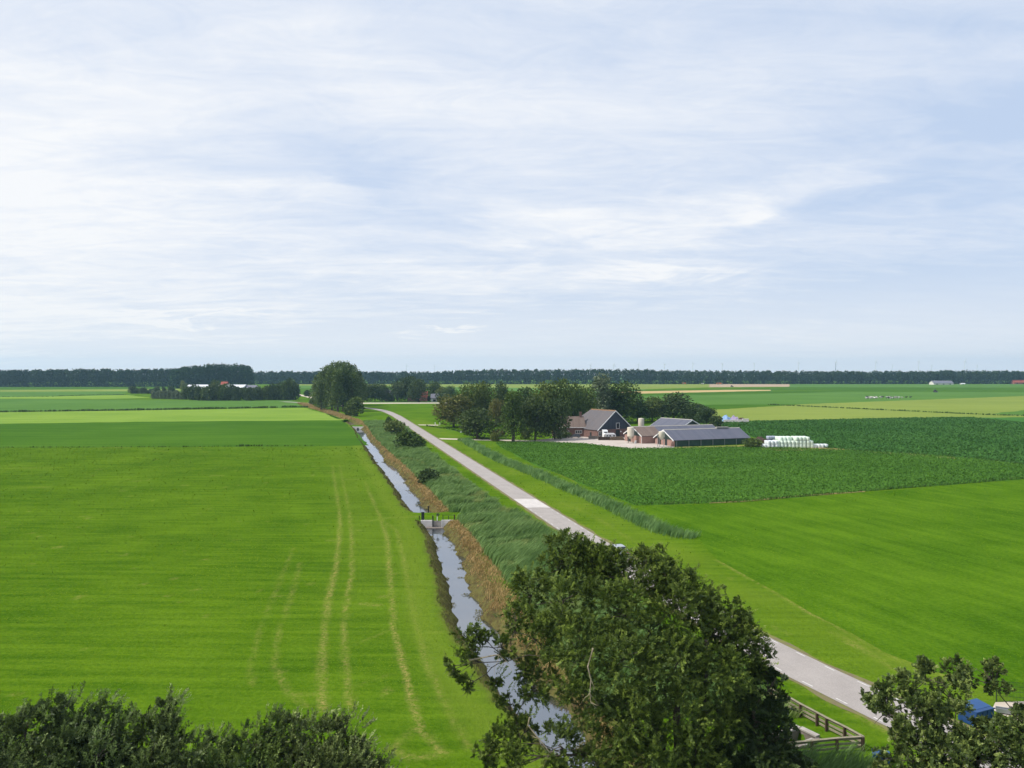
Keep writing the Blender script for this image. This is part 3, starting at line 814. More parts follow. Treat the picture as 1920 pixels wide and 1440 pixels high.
# yard, drives, far tracks
sheet('yard', [(1000, 825.5), (1060, 820), (1090, 816), (1120, 816), (1200, 819), (1225, 830), (1265, 838), (1262, 841), (1180, 842), (1100, 832.5), (1040, 829.5), (1000, 828.5)], .05, M['yard'], .3)
sheet('path', [(828, 824), (1004, 828.4), (1004, 826), (822, 821.6)], .046, M['gravel'], .1)
sheet('path', [(786, 797.5), (822, 798), (822, 796.6), (783, 796.2)], .046, M['gravel'], .1)
sheet('path', [(675, 757.2), (860, 756.4), (860, 754.7), (675, 755.2)], .05, M['gravel'], .3)
sheet('path', [(548, 738.5), (586, 747.5), (592, 746), (553, 737)], .05, M['gravel'], .3)
sheet('soil', [(1425, 842.5), (1470, 846), (1560, 845), (1605, 842.5), (1560, 840), (1440, 838)], .054, M['drysoil'], .5)
sheet('soil', [(1265, 841), (1440, 836), (1440, 834.4), (1265, 838.4)], .054, M['drysoil'], .4)
sheet('soil', [(1362, 797), (1410, 793.5), (1405, 790), (1360, 790)], .06, M['drysoil'], .4)
for seg in ([(1330, 944.2), (1390, 941.4), (1500, 931), (1622, 922.6), (1622, 921.2), (1500, 929), (1390, 939.6), (1330, 943)],
            [(1625, 848), (1680, 852.5), (1683, 850), (1625, 846)], [(1690, 852), (1745, 857.5), (1750, 855), (1690, 849)], [(1755, 858), (1800, 861), (1800, 858.4), (1755, 855.4)]):
    sheet('soil', seg, .06, M['drysoil'], .3)
ditch_water = sheet('water', [(566, 757.4), (585, 762.6), (592, 761.4), (572, 756.2)], .05, M['water'], .2)

# ================================================================== REEDS, GRASS AND CROPS (nobody could count them)
def scatter_rows(fl, fr, y0, y1, dens):
    """random points between two curves of Y, density per m2 as function of Y"""
    X = []; Yv = []
    for a in np.arange(y0, y1, 4.0):
        yy = a + 2; w = max(fr(yy) - fl(yy), 0)
        n = int(w * 4 * dens(yy))
        y = a + rng.random(n) * 4
        l = fl(y); r = fr(y)
        X.append(l + rng.random(n) * np.maximum(r - l, 0)); Yv.append(y)
    return np.concatenate(X), np.concatenate(Yv)

TG = curve([(650, 770), (668, 776), (676, 784), (681, 795), (688, 801), (700, 820), (730, 849), (763, 880), (796, 913), (821, 938), (842, 962), (862, 985), (890, 1015), (911, 1047), (932, 1072), (950, 1095), (995, 1160), (1030, 1225), (1080, 1290), (1180, 1440)])
VG = curve([(684, 768), (705, 771), (730, 778), (765, 801), (786, 834), (823, 861), (869, 897), (907, 926), (940, 951), (985, 966), (1020, 990), (1052, 1010)])
def tan_r(Y): return np.interp(Y, *TG)
def verge_l(Y):
    return np.where(np.asarray(Y) > 124, np.minimum(np.interp(Y, *VG), roadL(Y) - 1.0), roadL(Y) - 1.0 - np.clip((124 - np.asarray(Y)) / 30, 0, 1) * 3.0)

def reeds():
    ar = lambda f: (lambda y: np.asarray(f(y), float))
    X, Y = scatter_rows(ar(tan_r), ar(verge_l), 58, 400, lambda y: 30 * min(1, (110 / y) ** 1.3))
    gap = (Y > 136.5) & (Y < 143.5) & (X < tan_r(Y) + 2.0)
    keep = ~gap
    X, Y = X[keep], Y[keep]
    n = len(X)
    pn = vnoise(X + 300, Y, 6); pn2 = vnoise(X, Y + 100, 2.2)
    h = (.65 + 1.35 * pn + .3 * rng.random(n)) * np.clip((verge_l(Y) - X) / 1.2, .35, 1)
    band = np.abs(Y - 147) < 2.5
    h = np.where(band, h * .55, h)
    lean = np.stack([h * (.35 + .35 * pn2 + .2 * rng.random(n)), (rng.random(n) - .5) * h * .6], 1)
    w = (.055 + .05 * rng.random(n)) * np.clip(Y / 90, .9, 3.2)
    t = np.clip(.20 + .55 * pn2 + .28 * (rng.random(n)) - .12 + .1 * (pn - .5), 0, 1)
    pn3 = .6 * vnoise(X + 77, Y + 13, 5) + .4 * vnoise(X + 7, Y + 3, 1.6)
    rough = pn3 > .60
    h = np.where(rough, h * .62, h)
    Pb = np.stack([X, Y, np.full(n, -.05)], 1)
    me2 = blades_mesh('rough_grass', Pb[rough], h[rough], lean[rough], w[rough], np.clip(t[rough] + .1, 0, 1))
    tag(link_obj('rough_grass', me2, M['rough']), 'paler rough grass in patches among the green reeds', 'grass', kind='stuff')
    rough = ~rough
    me = blades_mesh('reed_bed', Pb[rough], h[rough], lean[rough], w[rough], t[rough])
    tag(link_obj('reed_bed', me, M['reed']), 'tall green reeds bent by the wind between ditch and road', 'reeds', kind='stuff')
    # dry reeds on the water's edge
    X, Y = scatter_rows(lambda y: np.asarray(cR(y), float) + .05 + .0 * y, lambda y: np.minimum(np.asarray(tan_r(y), float) + .4, np.asarray(cR(y), float) + 4.5), 54, 430, lambda y: 40 * min(1, (100 / y) ** 1.3))
    keep = ~((Y > 135) & (Y < 144.5)); X, Y = X[keep], Y[keep]
    n = len(X)
    keep2 = rng.random(n) < np.clip(.22 + 1.4 * vnoise(X + 50, Y, 2.4), 0.2, 1); X, Y = X[keep2], Y[keep2]; n = len(X)
    z0 = np.clip((X - cR(Y)) / 1.3, -.1, 1) * 1.2 - 1.2
    h = (.18 + .42 * vnoise(X, Y, 3) + .18 * rng.random(n)) * np.clip((X - cR(Y)) / 1.2, .25, 1)
    lean = np.stack([h * (.1 + .7 * rng.random(n)) * np.sign(rng.random(n) - .35), (rng.random(n) - .6) * h * 1.2], 1)
    w = (.05 + .05 * rng.random(n)) * np.clip(Y / 90, .9, 3)
    t = np.clip(.15 + .6 * vnoise(X + 20, Y + 9, 1.8) + .4 * rng.random(n) - .1, 0, 1)
    me = blades_mesh('dry_reeds', np.stack([X, Y, z0], 1), h, lean, w, t)
    tag(link_obj('dry_reeds', me, M['dry_reed']), 'straw coloured dead reeds along the right water edge', 'dry reeds', kind='stuff')
    # far narrow ditch: tan reeds up to the grove
    X, Y = scatter_rows(lambda y: np.asarray(cL(y), float) - 1.0, lambda y: np.asarray(cR(y), float) + 3.0, 425, 640, lambda y: 3.0)
    n = len(X); h = .7 + .6 * rng.random(n)
    lean = (rng.random((n, 2)) - .4) * .9
    me = blades_mesh('dry_reeds', np.stack([X, Y, np.full(n, -.2)], 1), h, lean, np.full(n, .35), rng.random(n) * .8)
    tag(link_obj('dry_reeds', me, M['dry_reed']), 'straw coloured reeds in the narrow ditch leading to the grove', 'dry reeds', kind='stuff')
    # left bank: ragged grass and dead stalks
    X, Y = scatter_rows(lambda y: np.asarray(cL(y), float) - 1.7, lambda y: np.asarray(cL(y), float) - .1, 52, 380, lambda y: 26 * min(1, (100 / y) ** 1.3))
    keep = ~((Y > 135.5) & (Y < 144.2)); X, Y = X[keep], Y[keep]; n = len(X)
    z0 = -np.clip((X - cL(Y) + 1.25) / 1.25, 0, 1) * 1.15
    h = (.12 + .28 * rng.random(n)) * np.clip((cL(Y) - X) / 1.0, .3, 1)
    lean = (rng.random((n, 2)) - .6) * .4
    t = np.clip(vnoise(X, Y, 2.2) * 1.2 - .1 + .2 * rng.random(n), 0, 1)
    me = blades_mesh('bank_grass', np.stack([X, Y, z0], 1), h, lean, .05 * np.clip(Y / 80, .9, 3), t)
    o = link_obj('bank_grass', me, M['bank_leaf'])
    tag(o, 'ragged brownish grass down the left bank of the ditch', 'grass', kind='stuff')
reeds()

def reed_band(name, pts, width, y_dens, label, mat='reed', hh=(1.1, .7), lean=.5, wmul=1.0):
    P = np.array([W(a, b)[:2] for a, b in pts])
    Xs = []; Ys = []
    for (x0, y0), (x1, y1) in zip(P[:-1], P[1:]):
        ln = math.hypot(x1 - x0, y1 - y0); n = int(ln * width * y_dens((y0 + y1) / 2))
        t = rng.random(n); o = (rng.random(n) + rng.random(n) - 1) * width * .62
        nx, ny = (y1 - y0) / ln, -(x1 - x0) / ln
        Xs.append(x0 + t * (x1 - x0) + o * nx); Ys.append(y0 + t * (y1 - y0) + o * ny)
    X = np.concatenate(Xs); Y = np.concatenate(Ys); n = len(X)
    h = hh[0] * (.5 + .6 * vnoise(X, Y, 4)) + hh[1] * rng.random(n) * .6
    le = np.stack([h * lean * (.5 + rng.random(n)), (rng.random(n) - .5) * h * .7], 1)
    t = np.clip(.05 + .65 * vnoise(X + 60, Y, 2.4) + .35 * rng.random(n) - .1, 0, 1)
    me = blades_mesh(name, np.stack([X, Y, np.zeros(n)], 1), h, le, (.05 + .05 * rng.random(n)) * np.clip(Y / 90, .9, 6) * wmul, t)
    tag(link_obj(name, me, M[mat]), label, 'reeds', kind='stuff')

reed_band('reed_band', [(868, 825), (900, 843), (932, 861), (985, 882), (1040, 905), (1053, 912), (1119, 938), (1184, 970), (1228, 992), (1262, 1003), (1303, 1009)], 4.2, lambda y: 20 * min(1, (120 / y) ** 1.2), 'band of dark green reeds along the field drain right of the road')
reed_band('hedge_strip', [(-300, 777), (0, 773), (250, 769.5), (520, 764.5)], 3.0, lambda y: 2.2, 'long dark strip of rank growth between the yellow field and the green field', 'weed', (1.3, .6), .3, 1.6)
reed_band('hedge_strip', [(528, 764), (560, 763.6), (578, 764)], 3.0, lambda y: 2.2, 'short dark strip of rank growth beside the grove ditch', 'weed', (1.3, .6), .3, 1.6)
reed_band('ditch_weeds', [(-300, 841), (0, 839.4), (300, 838.2), (600, 836.2)], .7, lambda y: 3.0, 'thin dark line of weeds along the drain across the left meadow', 'weed', (.45, .3), .3, 1.3)
reed_band('ditch_weeds', [(448, 837), (492, 836.6)], 1.6, lambda y: 5.0, 'dark tuft of weeds on the drain across the left meadow', 'weed', (.9, .5), .3, 1.3)
reed_band('ditch_weeds', [(1440, 759), (1560, 764.5), (1700, 771), (1835, 777.5), (1925, 780.5), (2100, 781)], 2.0, lambda y: 1.6, 'dark line of rushes along the drain through the olive field', 'weed', (.9, .6), .3, 1.6)
reed_band('ditch_weeds', [(-300, 746), (0, 744.6), (100, 743.5), (200, 739.5), (235, 740.5)], 2.0, lambda y: 1.0, 'dark broken line of rushes between the far left fields', 'weed', (.8, .6), .3, 1.4)
reed_band('ditch_weeds', [(1190, 947.5), (1300, 944), (1390, 940.8), (1620, 921.2), (1920, 897.5), (2100, 884)], .8, lambda y: 7, 'dark weedy edge between the leafy crop and the bright meadow', 'weed', (.55, .35), .3, 1.2)
reed_band('ditch_weeds', [(1600, 846), (1700, 851), (1830, 861), (1920, 872), (2100, 896)], 1.2, lambda y: 5, 'dark weeds on the margin between the two leafy crops', 'weed', (.6, .5), .3, 1.2)
reed_band('ditch_weeds', [(800, 799), (850, 806), (880, 815), (905, 822), (960, 832)], 1.6, lambda y: 3, 'rank weeds along the drain in front of the garden trees', 'weed', (.6, .5), .3, 1.2)

def water_weed():
    y = 54 + rng.random(26000) ** 1.5 * 300
    side = rng.random(len(y)) < .72
    off = rng.random(len(y)) ** 2.6 * 1.0
    x = np.where(side, cR(y) - off + .15, cL(y) + off * .5 - .1)
    k = (vnoise(x + 31, y, 1.6) > .60 + .25 * np.clip((y - 125) / 60, 0, 1)) & (rng.random(len(y)) < .75) & ~((y > 134) & (y < 145)); x, y = x[k], y[k]; n = len(x)
    d = np.stack([rng.normal(size=n), rng.normal(size=n), .05 + .12 * rng.random(n)], 1)
    sz = (.12 + .14 * rng.random(n)) * np.clip(y / 90, .8, 3)
    me = leaves_mesh('water_weed', np.stack([x, y, np.full(n, WZ + .012)], 1), d, sz, sz * .7, rng.random(n), Nrm=np.array([0, 0, 1.0]) + rng.normal(size=(n, 3)) * .1)
    tag(link_obj('water_weed', me, M['bank_leaf']), 'brownish floating weed along the edges of the ditch water', 'weed', kind='stuff')
water_weed()

def reed_patch():
    X, Y = [], []
    poly = [W(1235, 1500), W(1300, 1425), (17.2, 50.5, 0), (22.5, 51.6, 0), W(1625, 1440), W(1700, 1560)]
    n = 9000
    x = rng.uniform(8, 26, n); y = rng.uniform(42, 54, n)
    inside = np.zeros(n, bool); P = [(p[0], p[1]) for p in poly]
    for i in range(len(P)):
        (x0, y0), (x1, y1) = P[i], P[i - 1]
        c = ((y0 > y) != (y1 > y)) & (x < (x1 - x0) * (y - y0) / (y1 - y0 + 1e-12) + x0)
        inside ^= c
    x, y = x[inside], y[inside]; n = len(x)
    h = 1.0 + .9 * vnoise(x, y, 3) + .4 * rng.random(n)
    lean = np.stack([h * (.3 + .4 * rng.random(n)), (rng.random(n) - .5) * h * .6], 1)
    me = blades_mesh('reed_patch', np.stack([x, y, np.zeros(n)], 1), h, lean, .05 + .04 * rng.random(n), np.clip(.25 + .5 * rng.random(n) + .3 * (vnoise(x, y, 1.5) - .5), 0, 1))
    tag(link_obj('reed_patch', me, M['reed']), 'green reeds in the near corner behind the rail fence', 'reeds', kind='stuff')
reed_patch()

def in_poly(x, y, P):
    inside = np.zeros(len(x), bool)
    for i in range(len(P)):
        (x0, y0), (x1, y1) = P[i], P[i - 1]
        inside ^= ((y0 > y) != (y1 > y)) & (x < (x1 - x0) * (y - y0) / (y1 - y0 + 1e-12) + x0)
    return inside

def crop(name, px, n, size, mat, label, ymax, rows=.6, xmax=260):
    P = [W(a, b)[:2] for a, b in px]
    xs = [p[0] for p in P]; ys = [p[1] for p in P]
    x = rng.uniform(min(xs), min(max(xs), xmax), n); y = rng.uniform(min(ys), min(max(ys), ymax), n)
    k = in_poly(x, y, P); x, y = x[k], y[k]; n = len(x)
    d = np.stack([rng.normal(size=n), rng.normal(size=n), rng.random(n) * .6], 1)
    z = .12 + .25 * rng.random(n)
    s = size * (.6 + .8 * rng.random(n))
    t = np.clip(.25 * vnoise(x, y, 2.5) + .45 * vnoise(x, y, 22) + .25 * vnoise(x * .2, y, 5) + .5 * rng.random(n) - .22, 0, 1)
    me = leaves_mesh(name, np.stack([x, y, z], 1), d, s, s * .6, t, Nrm=np.array([0, 0, 1.0]) + rng.normal(size=(n, 3)) * .5)
    tag(link_obj(name, me, M[mat]), label, 'crop', kind='stuff')
crop('beet_crop', BEET1, 330000, .40, 'leaf_crop', 'leafy green crop in the field in front of the farm', 330)
crop('beet_crop', BEET2, 260000, .66, 'leaf_crop2', 'darker blue green crop in the field behind the bales', 460)

def dry_at(x, y):
    i = np.clip(np.searchsorted(GY, y), 0, len(GY) - 1)
    j = np.array([np.searchsorted(GX[a], b) for a, b in zip(i, x)])
    return GDRY[i, np.clip(j, 0, GDRY.shape[1] - 1)]

def tufts(name, label, side, n, y1):
    u = rng.random(n); p = .30                                     # denser near, thinner far
    y = (50 ** p + u * (y1 ** p - 50 ** p)) ** (1 / p)
    if side == 'left':
        x = cL(y) - 1.3 - rng.random(n) * (cL(y) - 1.3 + .69 * y + 3)
        keep = np.ones(n, bool)
    else:
        l = np.maximum(verge_l(y) - .3, cR(y) + 3)
        x = l + rng.random(n) * (.69 * y + 3 - l)
        keep = ~((x > roadL(y) - .12) & (x < roadR(y) + .15))
        for P in (BEET1, BEET2): keep &= ~in_poly(x, y, [W(a, b)[:2] for a, b in P])
        keep &= ~((np.abs(x - pit0[0] + .3) < 2.4) & (np.abs(y - pit0[1]) < 2.2))
        keep &= (y < 285) & ~in_poly(x, y, [W(a, b)[:2] for a, b in ((990, 830), (1000, 817), (1270, 812), (1272, 842), (1100, 834))])
    x, y = x[keep], y[keep]
    k = rng.random(len(x)) > 2.0 * dry_at(x, y); x, y = x[k], y[k]; n = len(x)
    d = np.stack([rng.normal(size=n) * .8 + .25, rng.normal(size=n) * .8, .04 + .14 * rng.random(n)], 1)
    ln = (.10 + .10 * rng.random(n)) * (y / 60) ** .9
    row = .5 + .5 * np.sin((y + .03 * x + 1.2 * vnoise(x, y, 18)) * 2 * math.pi / 2.6)
    st = vnoise(x * .09, y, 1.0) if side == 'left' else vnoise((x * .34 - y * .94) * .12, (x * .94 + y * .34), 1.6)
    t = np.clip(-.12 + .28 * rng.random(n) + .42 * vnoise(x, y, 13) + .48 * st + .10 * row * (side == 'left'), 0, 1)
    me = leaves_mesh(name, np.stack([x, y, np.zeros(n)], 1), d, ln, ln * .42, t, Nrm=np.array([0, 0, 1.0]) + rng.normal(size=(n, 3)) * .1)
    tag(link_obj(name, me, M['grass_leaf']), label, 'grass', kind='stuff')
pit0 = W(1498, 1383)
tufts('grass', 'short mown grass of the left meadow', 'left', 90000, 268)
tufts('grass', 'grass of the verges and the right meadow', 'right', 75000, 300)

# ================================================================== TREES
def limb(a, b, sag=.12, seg=4, wob=.06):
    a = Vector(a); b = Vector(b); ln = (b - a).length
    pts = []
    off = Vector((random.uniform(-1, 1), random.uniform(-1, 1), random.uniform(.2, 1))) * ln * sag
    for i in range(seg + 1):
        t = i / seg
        p = a.lerp(b, t) + off * math.sin(math.pi * t)
        if 0 < i < seg: p += Vector((random.uniform(-1, 1), random.uniform(-1, 1), random.uniform(-1, 1))) * ln * wob
        pts.append(p)
    return pts

def twig_leaves(blobs, base, twigs_per_r2, leaves_per, leaf, wind=(0, 0, 0), up=.25, droop=0.0, shoot=0.0, bf=.22):
    """sprays: each twig carries two rows of leaves lying in one plane; blobs: (x,y,z,r)"""
    P = []; D = []; T = []; NN = []
    for b in blobs:
        x, y, z, r = b[:4]
        n = max(70, int(twigs_per_r2 * r * r))
        d = rand_dirs(n, up) + np.array(wind)
        d /= np.linalg.norm(d, axis=1, keepdims=True)
        ln = np.minimum(r, 1.4) * (.32 + .34 * rng.random(n))
        isshoot = rng.random(n) < shoot
        sdn = d.copy()
        nc = max(9, int(14 * r * r))
        cdir = rand_dirs(nc, up * .6) * (r * (.40 + .62 * rng.random((nc, 1))))
        pick = rng.integers(0, nc, n)
        cb = rng.random(nc)[pick]
        st = cdir[pick] + rand_dirs(n, .2) * min(r, 1.5) * .26 * rng.random((n, 1)) ** .5
        d = d * .8 + cdir[pick] / (r + 1e-6) * .5 + np.array([0, 0, .15]); d /= np.linalg.norm(d, axis=1, keepdims=True)
        ln = ln * .80
        if shoot:
            d2 = d + np.array([.45, 0, .9]); d2 /= np.linalg.norm(d2, axis=1, keepdims=True)
            d = np.where(isshoot[:, None], d2, d)
            ln = np.where(isshoot, ln * .5 + .85, ln)
        st = np.where(isshoot[:, None], sdn * r * .6, st)
        ref = np.array([0, 0, 1.0]) + rng.normal(size=(n, 3)) * .55
        sd = np.cross(d, ref); sd /= (np.linalg.norm(sd, axis=1, keepdims=True) + 1e-9)
        nr = np.cross(sd, d)
        tw = rng.random(n)
        bright = (rng.random(n) < bf * (.3 + 1.5 * cb)) | (isshoot & (rng.random(n) < .6))  # paler sprays: young leaves, and crown highlights put into the leaf tint
        for k in range(leaves_per):
            t = .25 + .75 * (k + .8 * rng.random(n)) / leaves_per
            p = np.array([x, y, z]) + st + d * (ln * t)[:, None] + rng.normal(size=(n, 3)) * leaf * .14
            p[:, 2] -= droop * t * t * ln
            side = (1 if k % 2 else -1)
            ld = d * .65 + sd * side * (.85 - .45 * t)[:, None] + rng.normal(size=(n, 3)) * .22
            P.append(p); D.append(ld); NN.append(nr + rng.normal(size=(n, 3)) * .35)
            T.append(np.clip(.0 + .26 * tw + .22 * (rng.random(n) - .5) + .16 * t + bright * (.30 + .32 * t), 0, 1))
    return np.concatenate(P) - np.array(base), np.concatenate(D), np.concatenate(T), np.concatenate(NN)

def big_tree(name, label, base, blobs, leafmat, twigs=60, per=14, leaf=(.22, .11), trunk_r=.35, stems=((0, 0, .6),), limbs=14, group=None, dead=(), **kw):
    root = thing(name, label, 'tree', base, 0, group)
    mb = MB()
    B = [Vector((b[0] - base[0], b[1] - base[1], b[2] - base[2])) for b in blobs]
    top = max(b.z for b in B)
    nodes = []
    for sx, sy, hf in stems:
        end = Vector((sx, sy, top * hf))
        pts = limb((sx * .25, sy * .25, -.2), end, .05, 6, .015)
        mb.tube(pts, [trunk_r * (1.15 - .75 * i / 6) for i in range(7)], 10)
        nodes += [(p, trunk_r * (1.0 - .75 * i / 6)) for i, p in enumerate(pts) if i >= 2]
    order = list(range(len(B))); random.shuffle(order)
    for i in order[:limbs] if limbs < len(order) else order:
        s, r = min(nodes, key=lambda q: (q[0] - B[i]).length + max(0, q[0].z - B[i].z) * .8)
        ps = limb(s, B[i], .08, 5, .04)
        mb.tube(ps, [max(.025, r * .5 * (1 - .8 * k / 5)) for k in range(6)], 6)
        nodes += [(ps[3], r * .3)]
        for _ in range(5):
            e = B[i] + Vector(rand_dirs(1, .2)[0]) * blobs[i][3] * .9
            mb.tube(limb(ps[4], e, .1, 3, .05), [.035, .028, .02, .01], 4)
    mb.build('trunk', M['bark'], root, smooth=True)
    P, D, T, NN = twig_leaves(blobs, base, twigs, per, leaf[0], **kw)
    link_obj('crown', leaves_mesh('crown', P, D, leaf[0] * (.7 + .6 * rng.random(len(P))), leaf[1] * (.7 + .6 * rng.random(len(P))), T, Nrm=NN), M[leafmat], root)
    for pts in dead:
        db = MB()
        pp = [Vector(WD(*q)) - Vector(base) for q in pts]
        db.tube(pp, [.05 * (1 - .7 * k / (len(pp) - 1)) for k in range(len(pp))], 6)
        for k in range(2, len(pp)):
            for _ in range(2):
                db.tube(limb(pp[k], pp[k] + Vector((random.uniform(-.8, .8), random.uniform(-.4, .4), random.uniform(-1.2, .1))), .1, 3, .06), [.022, .016, .011, .006], 4)
        db.build('dead_branch', M['deadwood'], root)
    return root

def pb(lst):
    return [(*WD(a, b, Y), r) for a, b, Y, r in lst]

random.seed(21)
A_BL = pb([(1062, 1042, 50, 1.35), (1040, 1065, 50, 1.0), (1130, 1075, 49.5, 1.5), (1205, 1085, 49, 1.5), (1250, 1090, 49, 1.1), (1082, 1040, 50, 1.0), (1108, 1046, 50, 1.05), (1135, 1052, 50, 1.05), (1120, 1062, 49.5, 1.1), (1165, 1062, 50, 1.0), (1205, 1054, 50, .85), (1240, 1058, 49.5, .9), (1285, 1098, 49.3, 1.1), (1310, 1120, 49, 1.0), (1000, 1105, 50, 1.35), (1075, 1130, 48, 1.8), (1165, 1150, 47, 1.9), (1260, 1150, 47, 1.7),
           (975, 1160, 49, 1.2), (1010, 1200, 47.5, 1.5), (1085, 1220, 46, 1.9), (1175, 1245, 45, 2.0), (1265, 1245, 45.5, 1.9), (1330, 1190, 48, 1.5), (1375, 1150, 49, 1.0), (1400, 1195, 48.5, 1.2), (1345, 1270, 46, 1.8), (1300, 1140, 48.6, 1.2), (1330, 1130, 49, 1.0), (1360, 1190, 48, 1.3), (1385, 1215, 47.5, 1.2), (1240, 1105, 48.5, 1.2), (1420, 1245, 48, 1.0),
           (1010, 1290, 46.5, 1.2), (1090, 1320, 45, 1.7), (1185, 1345, 44, 1.9), (1275, 1340, 44.5, 1.9), (1350, 1345, 45.5, 1.5), (985, 1370, 46, 1.0), (935, 1395, 46, 1.0), (1050, 1405, 45, 1.3), (1130, 1430, 44, 1.6), (1220, 1440, 43, 1.8), (1310, 1440, 44, 1.6),
           (875, 1212, 46.5, .95), (852, 1248, 46.5, .7), (908, 1200, 47, .75), (870, 1290, 46.2, .6), (945, 1215, 47, .8), (905, 1420, 45, .8), (950, 1320, 46.5, .7), (930, 1280, 46.5, .45), (985, 1250, 47, .8), (960, 1435, 44.5, 1.1),
           (1150, 1480, 43.5, 1.8), (1250, 1490, 43.5, 1.8), (1040, 1480, 44.5, 1.3)])
big_tree('spreading_tree', 'large open crowned green tree leaning over the ditch in the foreground', (10.0, 46.6, 0), A_BL, 'leaf_ash', 165, 24, (.135, .068), .34,
         stems=((-1.6, .6, .72), (1.6, -.3, .7), (0, -.8, .55), (-3.0, .2, .42)), limbs=60, wind=(.12, 0, 0), up=.3, droop=.12, shoot=.05,
         dead=([(1112, 1215, 43.2), (1102, 1250, 43.0), (1108, 1275, 43.0), (1106, 1300, 43), (1108, 1318, 43)], [(993, 1345, 44.6), (990, 1360, 44.6), (1010, 1385, 44.4), (1030, 1410, 44.2), (1060, 1440, 44)],
               [(880, 1238, 46.0), (910, 1232, 46), (935, 1228, 46), (950, 1240, 46)]))
B_BL = pb([(1425, 1300, 47, 1.2), (1450, 1345, 46.5, 1.3), (1400, 1350, 46, 1.5), (1440, 1395, 45.5, 1.5), (1465, 1415, 46, 1.1), (1390, 1410, 45, 1.6), (1440, 1450, 44.5, 1.6), (1360, 1450, 45, 1.6), (1432, 1262, 47.5, .8), (1455, 1275, 47, .5), (1480, 1450, 45, 1.2), (1400, 1490, 45, 1.6), (1470, 1500, 45, 1.3)])
big_tree('dense_tree', 'very dark dense tree right of the spreading tree, beside the rail fence', (14.3, 45.8, 0), B_BL, 'leaf_dark', 155, 24, (.14, .085), .28, stems=((0, 0, .8),), limbs=14, up=.1, droop=.2)
# near shrubs bottom left
def shrub(label, base, tops, mat, seed):
    random.seed(seed)
    bl = []
    for (px, py, Y, r) in tops:
        x, y, z = WD(px, py + 26, Y)
        bl.append((x, y, z - r * .75, r))
        k = 1
        while z - r * .75 - k * r * 1.05 > 2.2:
            bl.append((x + random.uniform(-.5, .5), y - .3 * k + random.uniform(-.5, .5), z - r * .75 - k * r * 1.05, r * 1.12))
            k += 1
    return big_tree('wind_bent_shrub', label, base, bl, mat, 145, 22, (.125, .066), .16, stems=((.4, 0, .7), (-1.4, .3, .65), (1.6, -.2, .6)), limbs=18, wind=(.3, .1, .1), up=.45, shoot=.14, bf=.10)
shrub('dark leafy tall shrub at the far left of the foreground hedge', (-24.2, 37.5, 0), [(-60, 1330, 38, 1.3), (10, 1330, 38.5, 1.1), (45, 1318, 38, 1.0), (0, 1390, 36.5, 1.2), (60, 1385, 36.8, 1.1)], 'leaf_elm', 1)
shrub('foreground hedge shrub with the two highest pale shoots', (-20.8, 38.2, 0), [(95, 1300, 38.5, 1.0), (135, 1288, 38.5, .9), (185, 1300, 38.6, 1.0), (120, 1360, 37, 1.1), (190, 1370, 37, 1.1), (225, 1330, 38.2, .9)], 'leaf_elm', 2)
shrub('foreground hedge shrub with a single bent shoot at its top', (-17.4, 38.0, 0), [(268, 1322, 38.6, .8), (315, 1288, 38.6, .55), (322, 1330, 38.2, .9), (280, 1385, 37, 1.1), (350, 1370, 37.2, 1.1), (395, 1362, 38, .9)], 'leaf_elm', 3)
shrub('foreground hedge shrub with yellowish leaf sprays in the low middle', (-14.0, 38.0, 0), [(440, 1378, 38, .9), (415, 1400, 37, 1.0), (470, 1348, 38.4, .9), (510, 1325, 38.4, .9), (480, 1400, 37, 1.1)], 'leaf_maple', 4)
shrub('dark rounded shrub at the right end of the foreground hedge', (-9.6, 38.0, 0), [(560, 1335, 38.2, 1.0), (610, 1330, 38.2, .95), (655, 1325, 38.2, .8), (570, 1395, 37, 1.2), (640, 1385, 37, 1.2), (690, 1395, 37.5, .9), (722, 1428, 37.3, .8)], 'leaf_elm', 5)
# near maple bottom right
random.seed(31)
D_BL = pb([(1652, 1305, 43, .9), (1700, 1288, 43, .85), (1745, 1270, 43.2, .8), (1800, 1262, 43.4, .85), (1845, 1255, 43.4, .55), (1872, 1252, 43.4, .4), (1870, 1290, 43, .65), (1780, 1305, 42.5, 1.0), (1725, 1325, 42, 1.1), (1660, 1345, 42, .8), (1690, 1370, 41.5, .8),
           (1765, 1360, 41.5, 1.1), (1720, 1400, 41, 1.0), (1800, 1395, 41, 1.05), (1860, 1385, 40.5, 1.0), (1915, 1365, 40.5, 1.0), (1900, 1420, 40, 1.2), (1840, 1430, 40, 1.2), (1770, 1435, 40, 1.2), (1835, 1368, 41.3, .75), (1700, 1440, 40.5, 1.0), (1655, 1425, 41, .6), (1960, 1400, 40, 1.3), (1640, 1320, 43, .5), (1905, 1330, 43.3, .35),
           (1760, 1490, 40, 1.4), (1860, 1490, 40, 1.4), (1690, 1490, 40.5, 1.0), (1950, 1470, 40, 1.4)])
big_tree('maple_tree', 'maple with pale green leaf clusters in the bottom right corner', (23.6, 41.0, 0), D_BL, 'leaf_maple', 235, 20, (.118, .085), .24, stems=((0, 0, .75), (-1.2, .5, .7), (2.2, 0, .6)), limbs=40, up=.3)

